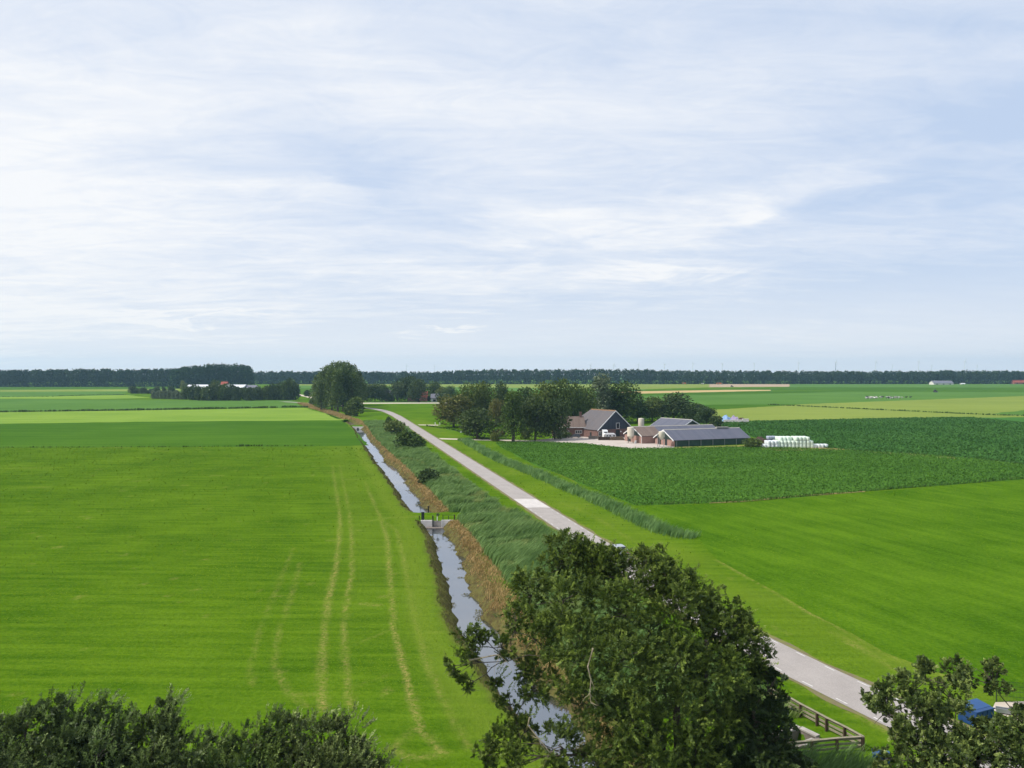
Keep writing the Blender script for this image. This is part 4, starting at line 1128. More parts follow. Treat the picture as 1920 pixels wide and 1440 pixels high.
# ------------------------------------------------------------------ trees in the middle distance: a few of each kind, then copies
def proto_tree(kind, seed, h=10.0, w=8.0, leaf=.55, n=2200, mat='leaf_mid', trunk_clear=.22, blobs=16, shape='round'):
    random.seed(seed)
    bl = []
    for i in range(blobs):
        a = random.random() * 6.283
        t = (i + .5) / blobs
        if shape == 'round':
            zz = trunk_clear + (1 - trunk_clear) * (.12 + .80 * t)
            rr = math.sqrt(max(0.05, 1 - ((zz - trunk_clear) / (1 - trunk_clear) * 2 - .85) ** 2 / 1.35)) * w * .5
        elif shape == 'tall':
            zz = trunk_clear + (1 - trunk_clear) * (.08 + .86 * t)
            rr = w * .5 * (1.0 - .65 * t ** 2)
        else:  # bush
            zz = .15 + .65 * t
            rr = w * .5 * math.sqrt(max(.1, 1 - (zz - .2) ** 2 / .75))
        br = w * random.uniform(.19, .28) if shape != 'tall' else w * random.uniform(.2, .3)
        q = max(0, rr - br * .65) * random.uniform(.55, 1)
        bl.append((math.cos(a) * q, math.sin(a) * q, min(zz * h, h - br * .6), br))
    tot = sum(b[3] ** 2 for b in bl)
    P = []; D = []; T = []
    for x, y, z, r in bl:
        k = int(n * r * r / tot)
        d = rand_dirs(k, .15)
        rad = r * (.55 + .55 * rng.random(k) ** .6)
        P.append(np.array([x, y, z]) + d * rad[:, None]); D.append(d * .5 + rng.normal(size=(k, 3)) * .7)
        bt = random.random() * .35
        T.append(np.clip(bt + .55 * rng.random(k), 0, 1))
    P = np.concatenate(P); D = np.concatenate(D); T = np.concatenate(T)
    P[:, 2] = np.maximum(P[:, 2], .15)
    crown = leaves_mesh('crown', P, D, leaf * (.7 + .6 * rng.random(len(P))), leaf * .75 * (.7 + .6 * rng.random(len(P))), T)
    mb = MB()
    tp = limb((0, 0, -.3), (0, 0, h * .7), .03, 5, .01)
    r0 = h * .022
    mb.tube(tp, [r0 * (1.2 - .85 * i / 5) for i in range(6)], 8)
    for b in bl[::2]:
        s = tp[2] if b[2] < h * .55 else tp[3]
        mb.tube(limb(s, b[:3], .08, 3, .04), [r0 * .45, r0 * .33, r0 * .22, r0 * .1], 5)
    return crown, mb.mesh('trunk'), (h, w)

PT = {}
for k in range(4): PT['round', k] = proto_tree('round', 40 + k, 12, 9.5, .66, 3000, shape='round', blobs=24, trunk_clear=.10)
for k in range(3): PT['tall', k] = proto_tree('tall', 60 + k, 20, 8.5, .7, 3000, shape='tall', trunk_clear=.06, blobs=26)
for k in range(3): PT['bush', k] = proto_tree('bush', 80 + k, 3.0, 4.0, .42, 1300, shape='bush', blobs=14)
PN = {}
def plant(kind, px, by, ty, wpx, leaf, label, name, group=None, z0=0.0, Y=None, cat='tree', parts=True):
    """stand a tree where its foot is seen, as tall and wide as it is"""
    if Y is None:
        x, y, _ = W(px, by)
    else:
        y = Y; x = WD(px, 700, Y)[0]
    h = WD(px, ty, y)[2]
    w = wpx * y / F_PX * (1.28 if kind == 'round' else 1.1)
    v = random.randrange(4 if kind == 'round' else 3)
    crown, trunk, (ph, pw) = PT[kind, v]
    root = thing(name, label, cat, (x, y, z0), random.random() * 6.28, group)
    root.scale = (w / pw, w / pw, h / ph)
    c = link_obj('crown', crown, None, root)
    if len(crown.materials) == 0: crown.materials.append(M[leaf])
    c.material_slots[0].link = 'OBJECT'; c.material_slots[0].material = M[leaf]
    link_obj('trunk', trunk, M['bark'], root)
    return root

random.seed(5)
farm = 'trees around the farm'
for a in [
    ('round', 851, 801, 744, 58, 'leaf_rust', 'rusty brown broad tree at the left end of the farm trees', 'garden_tree'),
    ('round', 878, 799, 725, 40, 'leaf_olive', 'light olive tree directly behind the rusty brown tree', 'garden_tree'),
    ('round', 908, 797, 723, 42, 'leaf_olive', 'tall light olive tree right of the tree behind the rusty one', 'garden_tree'),
    ('round', 938, 792, 723, 32, 'leaf_deep', 'narrow dark tree rising behind the yellowish small tree', 'garden_tree'),
    ('round', 895, 823, 769, 58, 'leaf_deep', 'wide dark grey green tree in front, nearest the drain and driveway', 'garden_tree'),
    ('round', 931, 801, 751, 26, 'leaf_rust', 'small yellowish brown tree between the dark front tree and the tall olive one', 'garden_tree'),
    ('tall', 962, 828, 735, 46, 'leaf_mid', 'tall slim crowned tree standing at the edge of the crop', 'garden_tree'),
    ('round', 1003, 826, 750, 48, 'leaf_deep', 'dark tree with a low crown beside the driveway', 'garden_tree'),
    ('round', 1040, 824, 754, 46, 'leaf_deep', 'dark round tree hiding the left end of the farmhouse', 'garden_tree'),
    ('round', 984, 800, 731, 40, 'leaf_deep', 'dark tree behind and left of the driveway trees', 'garden_tree'),
    ('round', 1022, 806, 722, 50, 'leaf_olive', 'olive topped large tree behind the driveway trees', 'garden_tree'),
    ('round', 1052, 806, 717, 42, 'leaf_mid', 'tallest mid green tree behind the farmhouse garden', 'garden_tree'),
    ('round', 1074, 803, 725, 40, 'leaf_mid', 'mid green tree straight behind the farmhouse roof', 'garden_tree'),
    ('round', 1097, 799, 729, 40, 'leaf_mid', 'mid green tree behind the farmhouse chimney', 'garden_tree'),
    ('tall', 1128, 795, 704, 46, 'leaf_silver', 'silvery pale willow towering over the barn ridge', 'willow_tree'),
    ('round', 1165, 793, 723, 62, 'leaf_mid', 'big round tree behind the barn gable', 'garden_tree'),
    ('round', 1150, 794, 738, 44, 'leaf_deep', 'dark tree wedged between the silvery willow and the big round tree', 'garden_tree'),
    ('round', 1196, 791, 752, 40, 'leaf_deep', 'lower dark tree behind the rear feed silo', 'garden_tree'),
    ('round', 1222, 790, 748, 40, 'leaf_mid', 'mid green tree left of the mound shaped tree', 'garden_tree'),
    ('round', 1263, 790, 741, 56, 'leaf_deep', 'mound shaped dark tree behind the rear shed', 'garden_tree'),
    ('round', 1300, 792, 758, 44, 'leaf_deep', 'dark tree sloping down to the right behind the rear shed', 'garden_tree'),
    ('round', 1326, 797, 766, 34, 'leaf_deep', 'last dark tree at the right end of the farm trees', 'garden_tree'),
    ('bush', 1345, 803, 781, 28, 'leaf_deep', 'low dark bush at the right end of the rear shed', 'garden_bush'),
    ('bush', 928, 827, 812, 18, 'leaf_olive', 'light green bush on the drain beside the driveway', 'garden_bush'),
    ('bush', 985, 823, 806, 16, 'leaf_olive', 'light green bush between the driveway trunks', 'garden_bush'),
    ('bush', 1047, 822, 808, 20, 'leaf_silver', 'pale flowering bush at the garden edge by the parked car', 'garden_bush'),
    ('bush', 1062, 821, 810, 18, 'leaf_mid', 'dark green bush left of the parked grey car', 'garden_bush'),
    ('bush', 934, 818, 806, 26, 'leaf_brown', 'reddish brown bush under the garden trees', 'garden_bush'),
    ('bush', 1409, 839, 823, 34, 'leaf_mid', 'round green bush between the long shed and the bales', 'round_bush'),
]:
    plant(*a, group=None, cat='bush' if a[0] == 'bush' else 'tree')
# bushes in the reeds by the ditch
for a in [(665, 780, 747, 32, 'leaf_mid', 'round dark bush at the foot of the poplar grove'), (742, 815, 790, 38, 'leaf_olive', 'brownish green bush in the reeds nearest the bend'),
          (730, 801, 783, 14, 'leaf_deep', 'small dark pointed bush behind the brownish one in the reeds'), (766, 842, 811, 50, 'leaf_mid', 'wide dark bush in the reeds between ditch and road'),
          (803, 908, 882, 42, 'leaf_deep', 'blackish low bush on the ditch edge among dry reeds')]:
    plant('bush', *a, 'reed_bush', cat='bush')
# poplar grove
random.seed(9)
gx = [(598, 704, 760), (607, 692, 766), (616, 686, 760), (628, 681, 766), (638, 679, 762), (649, 681, 767), (659, 685, 761), (668, 694, 765), (674, 708, 760), (622, 690, 770), (643, 688, 771), (603, 712, 769), (660, 700, 771), (633, 694, 772)]
gl = ['leftmost poplar of the grove, lower than its neighbours', 'poplar of the grove with the lone pointed top', 'poplar left of the middle of the grove dome', 'poplar just left of the highest top of the grove', 'highest poplar in the middle of the grove', 'poplar just right of the highest top of the grove', 'poplar on the right shoulder of the grove dome', 'poplar at the right flank of the grove', 'rightmost poplar of the grove, lower than its neighbours',
      'front poplar in the left half of the grove', 'front poplar in the right half of the grove', 'front poplar at the left foot of the grove', 'front poplar behind the round dark bush', 'front poplar in the middle of the grove']
for (x, ty, by), l in zip(gx, gl):
    plant('tall', x, by, ty, 30, 'leaf_pop', l, 'poplar_tree', 'poplars of the grove')
for a in [('bush', 597, 745, 713, 22, 'leaf_silver', 'silver grey willow left of the poplar grove', 'willow_tree'), ('bush', 577, 743, 732, 12, 'leaf_deep', 'small dark bush left of the silver willow', 'field_bush'), ('bush', 588, 758, 744, 18, 'leaf_mid', 'grey green bush at the left foot of the grove', 'field_bush'),
          ('round', 688, 753, 722, 24, 'leaf_deep', 'dark low tree next to the right edge of the grove', 'roadside_tree'), ('round', 703, 753, 721, 24, 'leaf_deep', 'middle tree of three by the crossroad right of the grove', 'roadside_tree'), ('round', 717, 753, 722, 20, 'leaf_deep', 'right tree of three by the crossroad, with a pale trunk', 'roadside_tree'),
          ('bush', 731, 753, 738, 18, 'leaf_mid', 'bush in front of the pale walled house by the crossroad', 'garden_bush'), ('round', 745, 753, 719, 30, 'leaf_deep', 'tree left of the tallest one at the red house', 'house_tree'), ('round', 765, 752, 709, 40, 'leaf_deep', 'tallest broad tree in front of the red house', 'house_tree'), ('round', 784, 754, 714, 32, 'leaf_deep', 'dark tree over the right end of the red house', 'house_tree'),
          ('round', 815, 750, 718, 22, 'leaf_mid', 'tree with a clear round crown right of the red house', 'house_tree'), ('round', 828, 751, 727, 20, 'leaf_olive', 'olive tree beside the small grey house', 'house_tree'), ('round', 843, 752, 725, 22, 'leaf_mid', 'tree at the right end by the small grey house', 'house_tree'), ('bush', 835, 753, 738, 32, 'leaf_deep', 'dark bush along the crossroad beside the small grey house', 'garden_bush'), ('bush', 805, 752, 743, 9, 'leaf_deep', 'tiny round bush between the red house and the grey house', 'garden_bush')]:
    plant(*a, cat='bush' if a[0] == 'bush' and a[-1] != 'willow_tree' else 'tree')
# far left farm: willow row, dark screen of trees
for i, x in enumerate(np.linspace(289, 342, 8)):
    plant('bush', float(x), 747.5 + .2 * i, 733, 11, 'leaf_silver', 'pollard willow in the pale row at the far left farm', 'pollard_willow', 'pollard willows at the far left farm')
for x, b, t, w, l in [(250, 738, 725, 17, 'isolated dark bush at the left tip of the far left farm hedge'), (267, 738, 727, 15, 'second dark bush from the left tip of the far left farm hedge'), (281, 738, 730, 18, 'low dark bush in the gap of the far left farm hedge'), (294, 739, 725, 12, 'round bush above the left end of the pollard willows'), (308, 739, 726, 9, 'small round bush above the middle of the pollard willows'), (322, 739, 725, 14, 'large round bush above the right end of the pollard willows'), (345, 732, 715, 12, 'yellowish small tree at the left corner of the white shed')]:
    plant('bush', x, b, t, w, 'leaf_olive' if x == 345 else 'leaf_deep', l, 'hedge_bush', cat='bush')
random.seed(15)
sl = [(352, 749, 725), (363, 750, 723), (376, 751, 726), (388, 751, 727), (400, 751, 719), (409, 750, 716), (420, 751, 722), (434, 750, 723), (447, 751, 727), (459, 750, 728), (471, 751, 728), (484, 750, 727), (497, 750, 725), (509, 750, 722), (521, 750, 721), (533, 750, 718), (544, 750, 713), (551, 750, 716)]
for i, (x, b, t) in enumerate(sl):
    lab = {4: 'tree left of the dome in the screen before the white shed', 5: 'highest domed tree in the screen before the white shed', 16: 'highest tree at the right end of the dark screen', 17: 'last tree at the right end of the dark screen', 0: 'first tree at the left end of the dark screen, by the willows'}.get(i, 'dark tree in the closed screen hiding the far left farm')
    plant('bush', x, b, t, 21 if i not in (4, 5) else 26, 'leaf_deep' if i % 3 else 'leaf_mid', lab, 'screen_tree', 'screen of trees at the far left farm')

# ------------------------------------------------------------------ the far wood
def wood(name, label, pieces, seed):
    random.seed(seed)
    P = []; D = []; T = []
    for p0, p1, yb0, yb1, tops, rows, spread in pieces:
        Yb = lambda p: np.interp(p, [p0, p1], [W(960, yb0)[1], W(960, yb1)[1]])
        p = p0
        while p < p1:
            for r in range(rows):
                Y = Yb(p) + r * spread + random.uniform(0, 5)
                x = WD(p + random.uniform(-3, 3), 700, Y)[0]
                ty = np.interp(p, [q[0] for q in tops], [q[1] for q in tops])
                h = WD(960, ty, Y)[2] * random.uniform(.84, 1.04)
                w = random.uniform(7, 13)
                k = 150 if r < 2 else 70
                con = random.random() < .05
                d = rand_dirs(k, .25)
                if con:
                    t = rng.random(k); rad = (1 - t) * 3.0
                    a = rng.random(k) * 6.283
                    P.append(np.stack([x + np.cos(a) * rad, Y + np.sin(a) * rad, t * (h + 1.6)], 1))
                else:
                    hh = h * .66
                    P.append(np.array([x, Y, h - hh * .5]) + d * np.array([w * .5, w * .5, hh * .5]) * (.8 + .3 * rng.random((k, 1))))
                bt = random.random() * .5
                D.append(d + rng.normal(size=(k, 3)) * .6); T.append(np.clip(bt + .5 * rng.random(k) - (.2 if con else 0), 0, 1))
                if r == 0:
                    kk = 150
                    P.append(np.stack([x + rng.uniform(-6, 6, kk), Y + rng.uniform(-2, 6, kk), rng.random(kk) ** 1.3 * h * .6], 1)); D.append(rand_dirs(kk, .3)); T.append(np.clip(rng.random(kk) * .5, 0, 1))
            p += random.uniform(4.5, 7.5)
    P = np.concatenate(P); D = np.concatenate(D); T = np.concatenate(T)
    me = leaves_mesh(name, P, D, 2.4 * (.6 + .8 * rng.random(len(P))), 2.0, T)
    tag(link_obj(name, me, M['leaf_wood']), label, 'forest', kind='stuff')
wood('forest', 'dark bluish wood closing off the horizon', [(440, 2200, 720.5, 720.0, [(440, 698), (590, 697), (690, 698), (820, 697.5), (900, 694), (1200, 693.5), (1300, 696), (1500, 697), (1750, 697), (1780, 695), (1830, 696.5), (2200, 698)], 4, 10),
     (-300, 400, 726, 725, [(-300, 698), (0, 696), (150, 693), (240, 694.5), (330, 692), (400, 691)], 4, 9)], 3)
wood('poplar_wood', 'taller block of planted wood behind the white shed', [(330, 470, 728.5, 728, [(330, 693), (375, 686), (400, 684.5), (455, 685), (468, 688), (470, 692)], 6, 7)], 4)

# ================================================================== FARM BUILDINGS
def gable_house(name, label, cat, base, ang, Lg, w, eave, ridge, wallm, roofm, gablem=None, verge=None, hip=0.0, over=.35, th=.16, ridgem=None, rear_gable=True):
    """local x runs back along the ridge from the front gable at 0; y across; returns the root"""
    root = thing(name, label, cat, (base[0], base[1], 0), ang)
    mb = MB()
    mb.box((Lg / 2, 0, eave / 2), (Lg, 2 * w, eave))
    if gablem is None:
        mb.prism([(0.0, -w, eave), (0.0, w, eave), (0.0, 0, ridge)], (Lg - hip if hip else Lg, 0, 0))
    mb.build('wall', M[wallm], root)
    if gablem:
        g = MB().prism([(-.06, -w, eave - .1), (-.06, w, eave - .1), (-.06, 0, ridge)], (.3, 0, 0))
        g.build('gable_cladding', M[gablem], root)
        if rear_gable and not hip:
            MB().prism([(Lg - .24, -w, eave - .1), (Lg - .24, w, eave - .1), (Lg - .24, 0, ridge)], (.3, 0, 0)).build('gable_cladding', M[gablem], root)
    sl = (ridge - eave) / w
    ew, ez = w + over, eave - sl * over
    x0, x1 = -over, Lg + (0 if hip else over)
    r = MB()
    if hip:
        xr = Lg - hip; hx = Lg + over
        r.slab([(x0, ew, ez + th), (x0, 0, ridge + th), (xr, 0, ridge + th), (hx, ew, ez + th)], th)
        r.slab([(x0, -ew, ez + th), (x0, 0, ridge + th), (xr, 0, ridge + th), (hx, -ew, ez + th)], th)
        r.slab([(hx, ew, ez + th), (xr, 0, ridge + th), (hx, -ew, ez + th)], th)
    else:
        for s in (1, -1):
            r.slab([(x0, s * ew, ez + th), (x0, 0, ridge + th), (x1, 0, ridge + th), (x1, s * ew, ez + th)], th)
    roof = r.build('roof', M[roofm], root)
    if ridgem:
        xr = Lg - hip if hip else x1
        MB().prism([(x0, -.35, ridge + th - sl * .35 + .03), (x0, .35, ridge + th - sl * .35 + .03), (x0, 0, ridge + th + .12)], (xr - x0, 0, 0)).build('ridge_cap', M[ridgem], roof)
    if verge:
        v = MB()
        for s in (1, -1):
            dz = .34
            v.prism([(x0 - .06, s * ew, ez + th + .03), (x0 - .06, 0, ridge + th + .03), (x0 - .06, 0, ridge + th - dz), (x0 - .06, s * ew, ez + th - dz)], (.09, 0, 0))
        v.build('verge_board', M[verge], root)
    return root

def window(root, c, w, h, face='x', cols=2, rows=1, frame='white', d=-.08, sill=True):
    """window set on a wall; face 'x' = gable at x=0, '-y' = right hand long wall, '+y' left hand"""
    def B(mb, du, dv, su, sv, dep, o=0.0):
        if face == 'x': mb.box((c[0] + d + o, c[1] + du, c[2] + dv), (dep, su, sv))
        else: mb.box((c[0] + du, c[1] + (d + o) * (1 if face == '-y' else -1), c[2] + dv), (su, dep, sv))
    g = MB(); B(g, 0, 0, w, h, .05, .02)
    win = g.build('window', M['glass'], root)
    f = MB(); t = .11
    B(f, 0, h / 2, w + .2, t, .10); B(f, 0, -h / 2, w + .2, t, .10)
    for k in range(cols + 1): B(f, -w / 2 + w * k / cols, 0, t if k in (0, cols) else .08, h - t, .095)
    for k in range(1, rows): B(f, 0, -h / 2 + h * k / rows, w, .06, .09)
    f.build('frame', M[frame], win)
    return win

# house
R2 = math.radians
hb = thing('farmhouse', 'low brick farmhouse with brown tiled roof and white gutter beside the barn', 'house', (24.6, 311, 0), 0)
MB().box((0, 3.6, 1.9), (8.4 + 5.0, 7.2, 3.8)).build('wall', M['brick'], hb); hb.location.x -= 1.6
hb.children[0].location.x = 0
r = MB()
for s, y0 in ((-1, -.4), (1, 7.6)):
    r.slab([(-6.9, y0, 3.75), (6.0 + .7, y0, 3.75), (5.9, 3.6, 8.0), (-6.9, 3.6, 8.0)], .2)
r.slab([(6.7, -.4, 3.75), (6.7, 7.6, 3.75), (5.9, 3.6, 8.0)], .2)
rf = r.build('roof', M['tile_brown'], hb)
MB().box((4.7, 3.6, 8.4), (.85, .85, 2.4)).box((4.7, 3.6, 9.65), (1.05, 1.05, .2)).build('chimney', M['brick'], rf)
MB().box((-.1, -.46, 3.72), (13.4, .16, .2)).build('gutter', M['white'], hb)
MB().prism([(6.61, 0, 3.7), (6.61, 7.2, 3.7), (5.8, 3.6, 7.7)], (-.2, 0, 0)).build('gable', M['brick'], hb)
window(hb, (3.6, 0, 1.95), 2.6, 1.15, '-y', 3); window(hb, (-.6, 0, 1.9), .7, 1.1, '-y', 1); window(hb, (-4, 0, 1.95), 1.6, 1.3, '-y', 2)
dr = MB().box((6.1, -.04, 1.05), (.85, .08, 2.1)).build('door', M['door_dark'], hb)
# barn
bang = math.atan2(.832, -.555)
barn = gable_house('barn', 'big barn with dark blue boarded gable, white verges and grey brown tiled roof', 'barn', (40.9, 308.6), bang, 20, 9.0, 3.3, 10.5, 'brick', 'tile_grey', 'clad_blue', 'white', hip=5.2, ridgem='ridge_brown')
window(barn, (0, 7.2, 1.75), 2.5, 1.7, 'x', 3); window(barn, (-.06, -1.3, 4.55), 1.7, 2.2, 'x', 1)
MB().box((-.05, -1.3, 1.45), (.1, 2.0, 2.9)).build('door', M['door_dark'], barn)
MB().box((-.1, -2.9, 2.2), (.14, .5, .5)).build('lamp', M['white'], barn)
MB().box((-.03, -1.5, 3.15), (.08, 14.0, .22)).build('brick_band', M['brick'], barn)
MB().box((4.2, 9.04, 1.05), (.9, .08, 2.1)).build('door', M['door_dark'], barn)
# sheds
sang = math.atan2(.34, .94)
sm = gable_house('brick_shed', 'shed with green boarded gable and brown tiled front roof, left of the long shed', 'shed', (44.7, 287.2), sang, 34, 6.6, 2.75, 5.6, 'brick_pale', 'roof_blue', 'clad_green', 'white', ridgem='ridge_pale')
t = MB()
for s in (1, -1): t.slab([(-.36, s * 7.0, 2.6 + .19), (-.36, 0, 5.6 + .20), (8.5, 0, 5.6 + .20), (8.5, s * 7.0, 2.6 + .19)], .03)
t.build('tiled_roof', M['tile_brown'], sm)
window(sm, (-.06, -.4, 3.6), 1.2, 1.2, 'x', 1, frame='steel')
MB().box((-.05, 3.0, 1.2), (.1, 2.4, 2.4)).build('door', M['door_dark'], sm)
MB().box((-.08, -6.5, 1.3), (.12, .12, 2.6)).build('downpipe', M['white'], sm)
sr = gable_house('cattle_shed', 'long low cattle shed with blue grey roof and dark open side', 'shed', (53.9, 275.4), sang, 31, 6.4, 2.35, 5.35, 'brick_pale', 'roof_blue', 'clad_green', 'white', ridgem='ridge_pale', over=.5)
MB().box((-.05, 3.2, 1.15), (.1, 1.7, 2.3)).build('door', M['door_dark'], sr)
MB().box((-.05, -1.2, 1.3), (.1, 1.4, 2.6)).build('door', M['door_dark'], sr)
MB().box((15.6, -6.44, 1.05), (30.4, .1, 2.1)).build('side_screen', M['net_green'], sr)
po = MB()
for k in range(7): MB().box((1.0 + k * 4.9, -6.54, 1.12), (.16, .1, 2.24)).build('post', M['steel'], sr)
MB().box((24.0, 0, 5.75), (5.0, 1.0, .45)).build('ridge_vent', M['ridge_pale'], sr)
# rear shed: ridge runs towards the viewer, gable to the front right
rang = math.atan2(13.0, -9.2)
sc_ = gable_house('rear_shed', 'taller rear shed with white verge boards behind the long shed', 'shed', (71.0, 307.4), rang, 16, 8.0, 3.3, 6.9, 'brick_pale', 'roof_blue', 'clad_green', 'white', ridgem='ridge_pale')
MB().prism([(16.4, 8.4, 3.25), (16.4, 0, 7.1), (16.4, 0, 6.7), (16.4, 8.4, 2.9)], (.08, 0, 0)).build('verge_board', M['white'], sc_)
MB().box((8, 8.15, 3.15), (16, .16, .25)).build('gutter', M['white'], sc_)

# feed silos
def silo(label, x, y, dia, h0, h1, pipe=False):
    r_ = thing('feed_silo', label, 'silo', (x, y, 0), 0, 'feed silos')
    R = dia / 2
    MB().lathe([(R * .25, h0 - 1.0), (R, h0), (R, h1 - .35), (R * .93, h1 - .12), (R * .35, h1), (.05, h1 + .02)], 24).build('hopper', M['cream'], r_, smooth=True)
    MB().tube([(R + .04, 0, h0)] + [(R + .04, 0, h1 - .2)], .07, 6).build('fill_pipe', M['steel'], r_)
    for k in range(4):
        a = k * math.pi / 2 + .6
        MB().tube([(math.cos(a) * R * .95, math.sin(a) * R * .95, 0), (math.cos(a) * R * .95, math.sin(a) * R * .95, h0 + .3)], .08, 6).build('leg', M['steel'] if pipe else M['wood_grey'], r_)
    MB().box((0, 0, .05), (R * 2.2, R * 2.2, .1)).build('plinth', M['concrete'], r_)
    if pipe:
        MB().tube([(-R - .35, -.2, 0), (-R - .35, -.2, h1 - .6), (-R + .3, -.1, h1 - .2)], .1, 8).build('auger_pipe', M['steel'], r_)
    return r_
x, y, _ = WD(1182.5, 800, 283.5); silo('fat cream feed silo in front of the brown tiled shed', x, y, 2.5, 2.5, 5.9)
x, y, _ = WD(1202, 800, 302.5); silo('cream feed silo rising behind the shed roofs', x, y, 2.2, 4.0, 8.0)
x, y, _ = WD(1240.5, 800, 269.6); silo('small cream feed silo with grey pipe at the gable of the long shed', x, y, 2.1, 3.4, 5.4, True)

# vehicles -------------------------------------------------------
def wheel(root, x, y, r=.32, w=.2, rim=True):
    t = MB().tube([(x, y - w / 2, r), (x, y + w / 2, r)], r, 16).build('wheel', M['tyre'], root)
    MB().tube([(x, y - w / 2 - .01, r), (x, y + w / 2 + .01, r)], r * .6, 12).build('rim', M['steel'], t)
    return t

def car(name, label, loc, rz, paint, cat='car'):
    """hatchback: local x forward, y across"""
    r_ = thing(name, label, cat, loc, rz)
    prof = [(2.1, .35), (2.12, .62), (1.95, .78), (1.15, .92), (.45, 1.40), (-.2, 1.47), (-1.35, 1.44), (-1.98, 1.02), (-2.1, .80), (-2.1, .35)]
    body = MB().prism([(x, -.86, z) for x, z in prof], (0, 1.72, 0))
    # narrow the cabin
    body.v = [(x, y * (.80 if z > 1.2 else 1.0), z) for x, y, z in body.v]
    body.build('body', M[paint], r_, bevel=.06)
    ws = MB().slab([(1.16, -.72, .945), (1.16, .72, .945), (.5, .64, 1.385), (.5, -.64, 1.385)], .03).build('windscreen', M['glass'], r_)
    ws.data.transform(Matrix.Translation((.025, 0, .03)))
    MB().slab([(-1.42, -.62, 1.42), (-1.42, .62, 1.42), (-1.96, .7, 1.06), (-1.96, -.7, 1.06)], .03).build('rear_window', M['glass'], r_).data.transform(Matrix.Translation((-.03, 0, .02)))
    for s in (1, -1):
        MB().prism([(.98, s * .80, 1.0), (.42, s * .725, 1.36), (-1.3, s * .725, 1.38), (-1.75, s * .80, 1.0)], (0, s * .03, 0)).build('side_window', M['glass'], r_)
        MB().box((2.06, s * .62, .66), (.12, .34, .15)).build('headlight', M['white'], r_)
        MB().box((-2.08, s * .68, .80), (.1, .26, .2)).build('tail_light', M['red_roof'], r_)
        for x in (1.32, -1.3): wheel(r_, x, s * .78)
    for s in (1, -1): MB().box((2.12 * s, 0, .45), (.08, 1.6, .2)).build('bumper', M['black'], r_)
    return r_
p = W(1078.5, 821); car('parked_car', 'dark grey car parked in front of the farmhouse', (p[0], p[1], .05), R2(176), 'car_grey')
yy = 110.0; car('driving_car', 'silver car with bluish windscreen half hidden behind the big foreground tree', (float(roadR(yy)) - 1.55, yy, .09), math.atan2(1, -.2365), 'car_silver')

cv = thing('caravan', 'white touring caravan parked across the barn gable', 'caravan', (*W(1142, 823)[:2], .05), R2(4)); cv.location.y = 297.6; cv.location.x = WD(1142.5, 800, 297.6)[0]
prof = [(-2.35, .45), (-2.45, 1.1), (-2.2, 2.1), (-1.8, 2.45), (1.9, 2.45), (2.3, 2.0), (2.45, 1.2), (2.3, .45)]
MB().prism([(x, -1.05, z) for x, z in prof], (0, 2.1, 0)).build('body', M['white_metal'], cv, bevel=.08)
for xx in (-.95, .1, 1.6):
    w_ = MB().box((xx, -1.07, 1.55), (.62, .05, .5)).build('window', M['glass'], cv)
MB().box((-1.95, -1.08, 1.45), (.5, .05, 1.3)).build('door', M['cream'], cv)
for s in (1, -1): wheel(cv, -.1, s * .9, .33)
MB().tube([(2.3, 0, .5), (3.4, 0, .45)], .06, 6).build('drawbar', M['steel'], cv)
vn = thing('delivery_van', 'white van parked between the caravan and the barn', 'van', (WD(1134.5, 800, 301.6)[0], 301.6, .05), R2(90))
prof = [(2.4, .4), (2.45, .95), (1.75, 1.25), (1.2, 2.25), (.9, 2.55), (-2.4, 2.6), (-2.5, .4)]
MB().prism([(-x, -.95, z * 1.3) for x, z in prof], (0, 1.9, 0)).build('body', M['white_metal'], vn, bevel=.06)
MB().box((-2.46, 0, 2.5), (.08, 1.3, .8), ry=R2(-8)).build('windscreen', M['glass'], vn); MB().box((-.95, -.97, 2.6), (.8, .05, .75)).build('window', M['glass'], vn); MB().box((2.47, .3, 2.4), (.06, .9, .8)).build('window', M['glass'], vn)
for xx in (-1.5, 1.5):
    for s in (1, -1): wheel(vn, xx, s * .85, .36)

# yard clutter
wl = thing('timber_wall', 'dark low timber wall in front of the caravan', 'wall', (WD(1133, 800, 295.5)[0], 295.5, .05), 0)
MB().box((0, 0, .6), (4.6, .35, 1.2)).build('panel', M['timber_dark'], wl)
for k in range(4): MB().box((-2.1 + k * 1.4, -.24, .65), (.16, .12, 1.3)).build('post', M['wood_post'], wl)
lg = thing('log_pile', 'long pile of stacked logs beside the timber wall', 'log pile', (WD(1158, 800, 295.5)[0], 295.5, .05), 0)
for rr in range(4):
    for k in range(16 - rr):
        MB().tube([(-2.9 + rr * .17 + k * .36, -.6 + random.uniform(-.1, .1), .18 + rr * .31), (-2.9 + rr * .17 + k * .36, .6, .18 + rr * .31)], random.uniform(.14, .18), 8).build('log', M['wood_end'], lg)
fn = thing('board_fence', 'greyish board fence in front of the barn corner', 'fence', (WD(1113, 800, 300.6)[0], 300.6, .05), R2(-4))
MB().box((0, 0, .6), (4.0, .06, 1.1)).build('board_panel', M['wood_grey'], fn)
for k in range(3): MB().box((-1.9 + k * 1.9, -.08, .65), (.14, .1, 1.35)).build('post', M['wood_grey'], fn)
wp = thing('cattle_feeder', 'white upright sheet leaning on the brick wall by the fat silo', 'panel', (WD(1191.5, 800, 281.2)[0], 281.2, .0), R2(20))
MB().box((0, 0, .6), (.7, .08, 1.2), ry=R2(12)).build('sheet', M['white'], wp); MB().box((.15, .1, .3), (.08, .3, .6)).build('stand', M['steel'], wp)
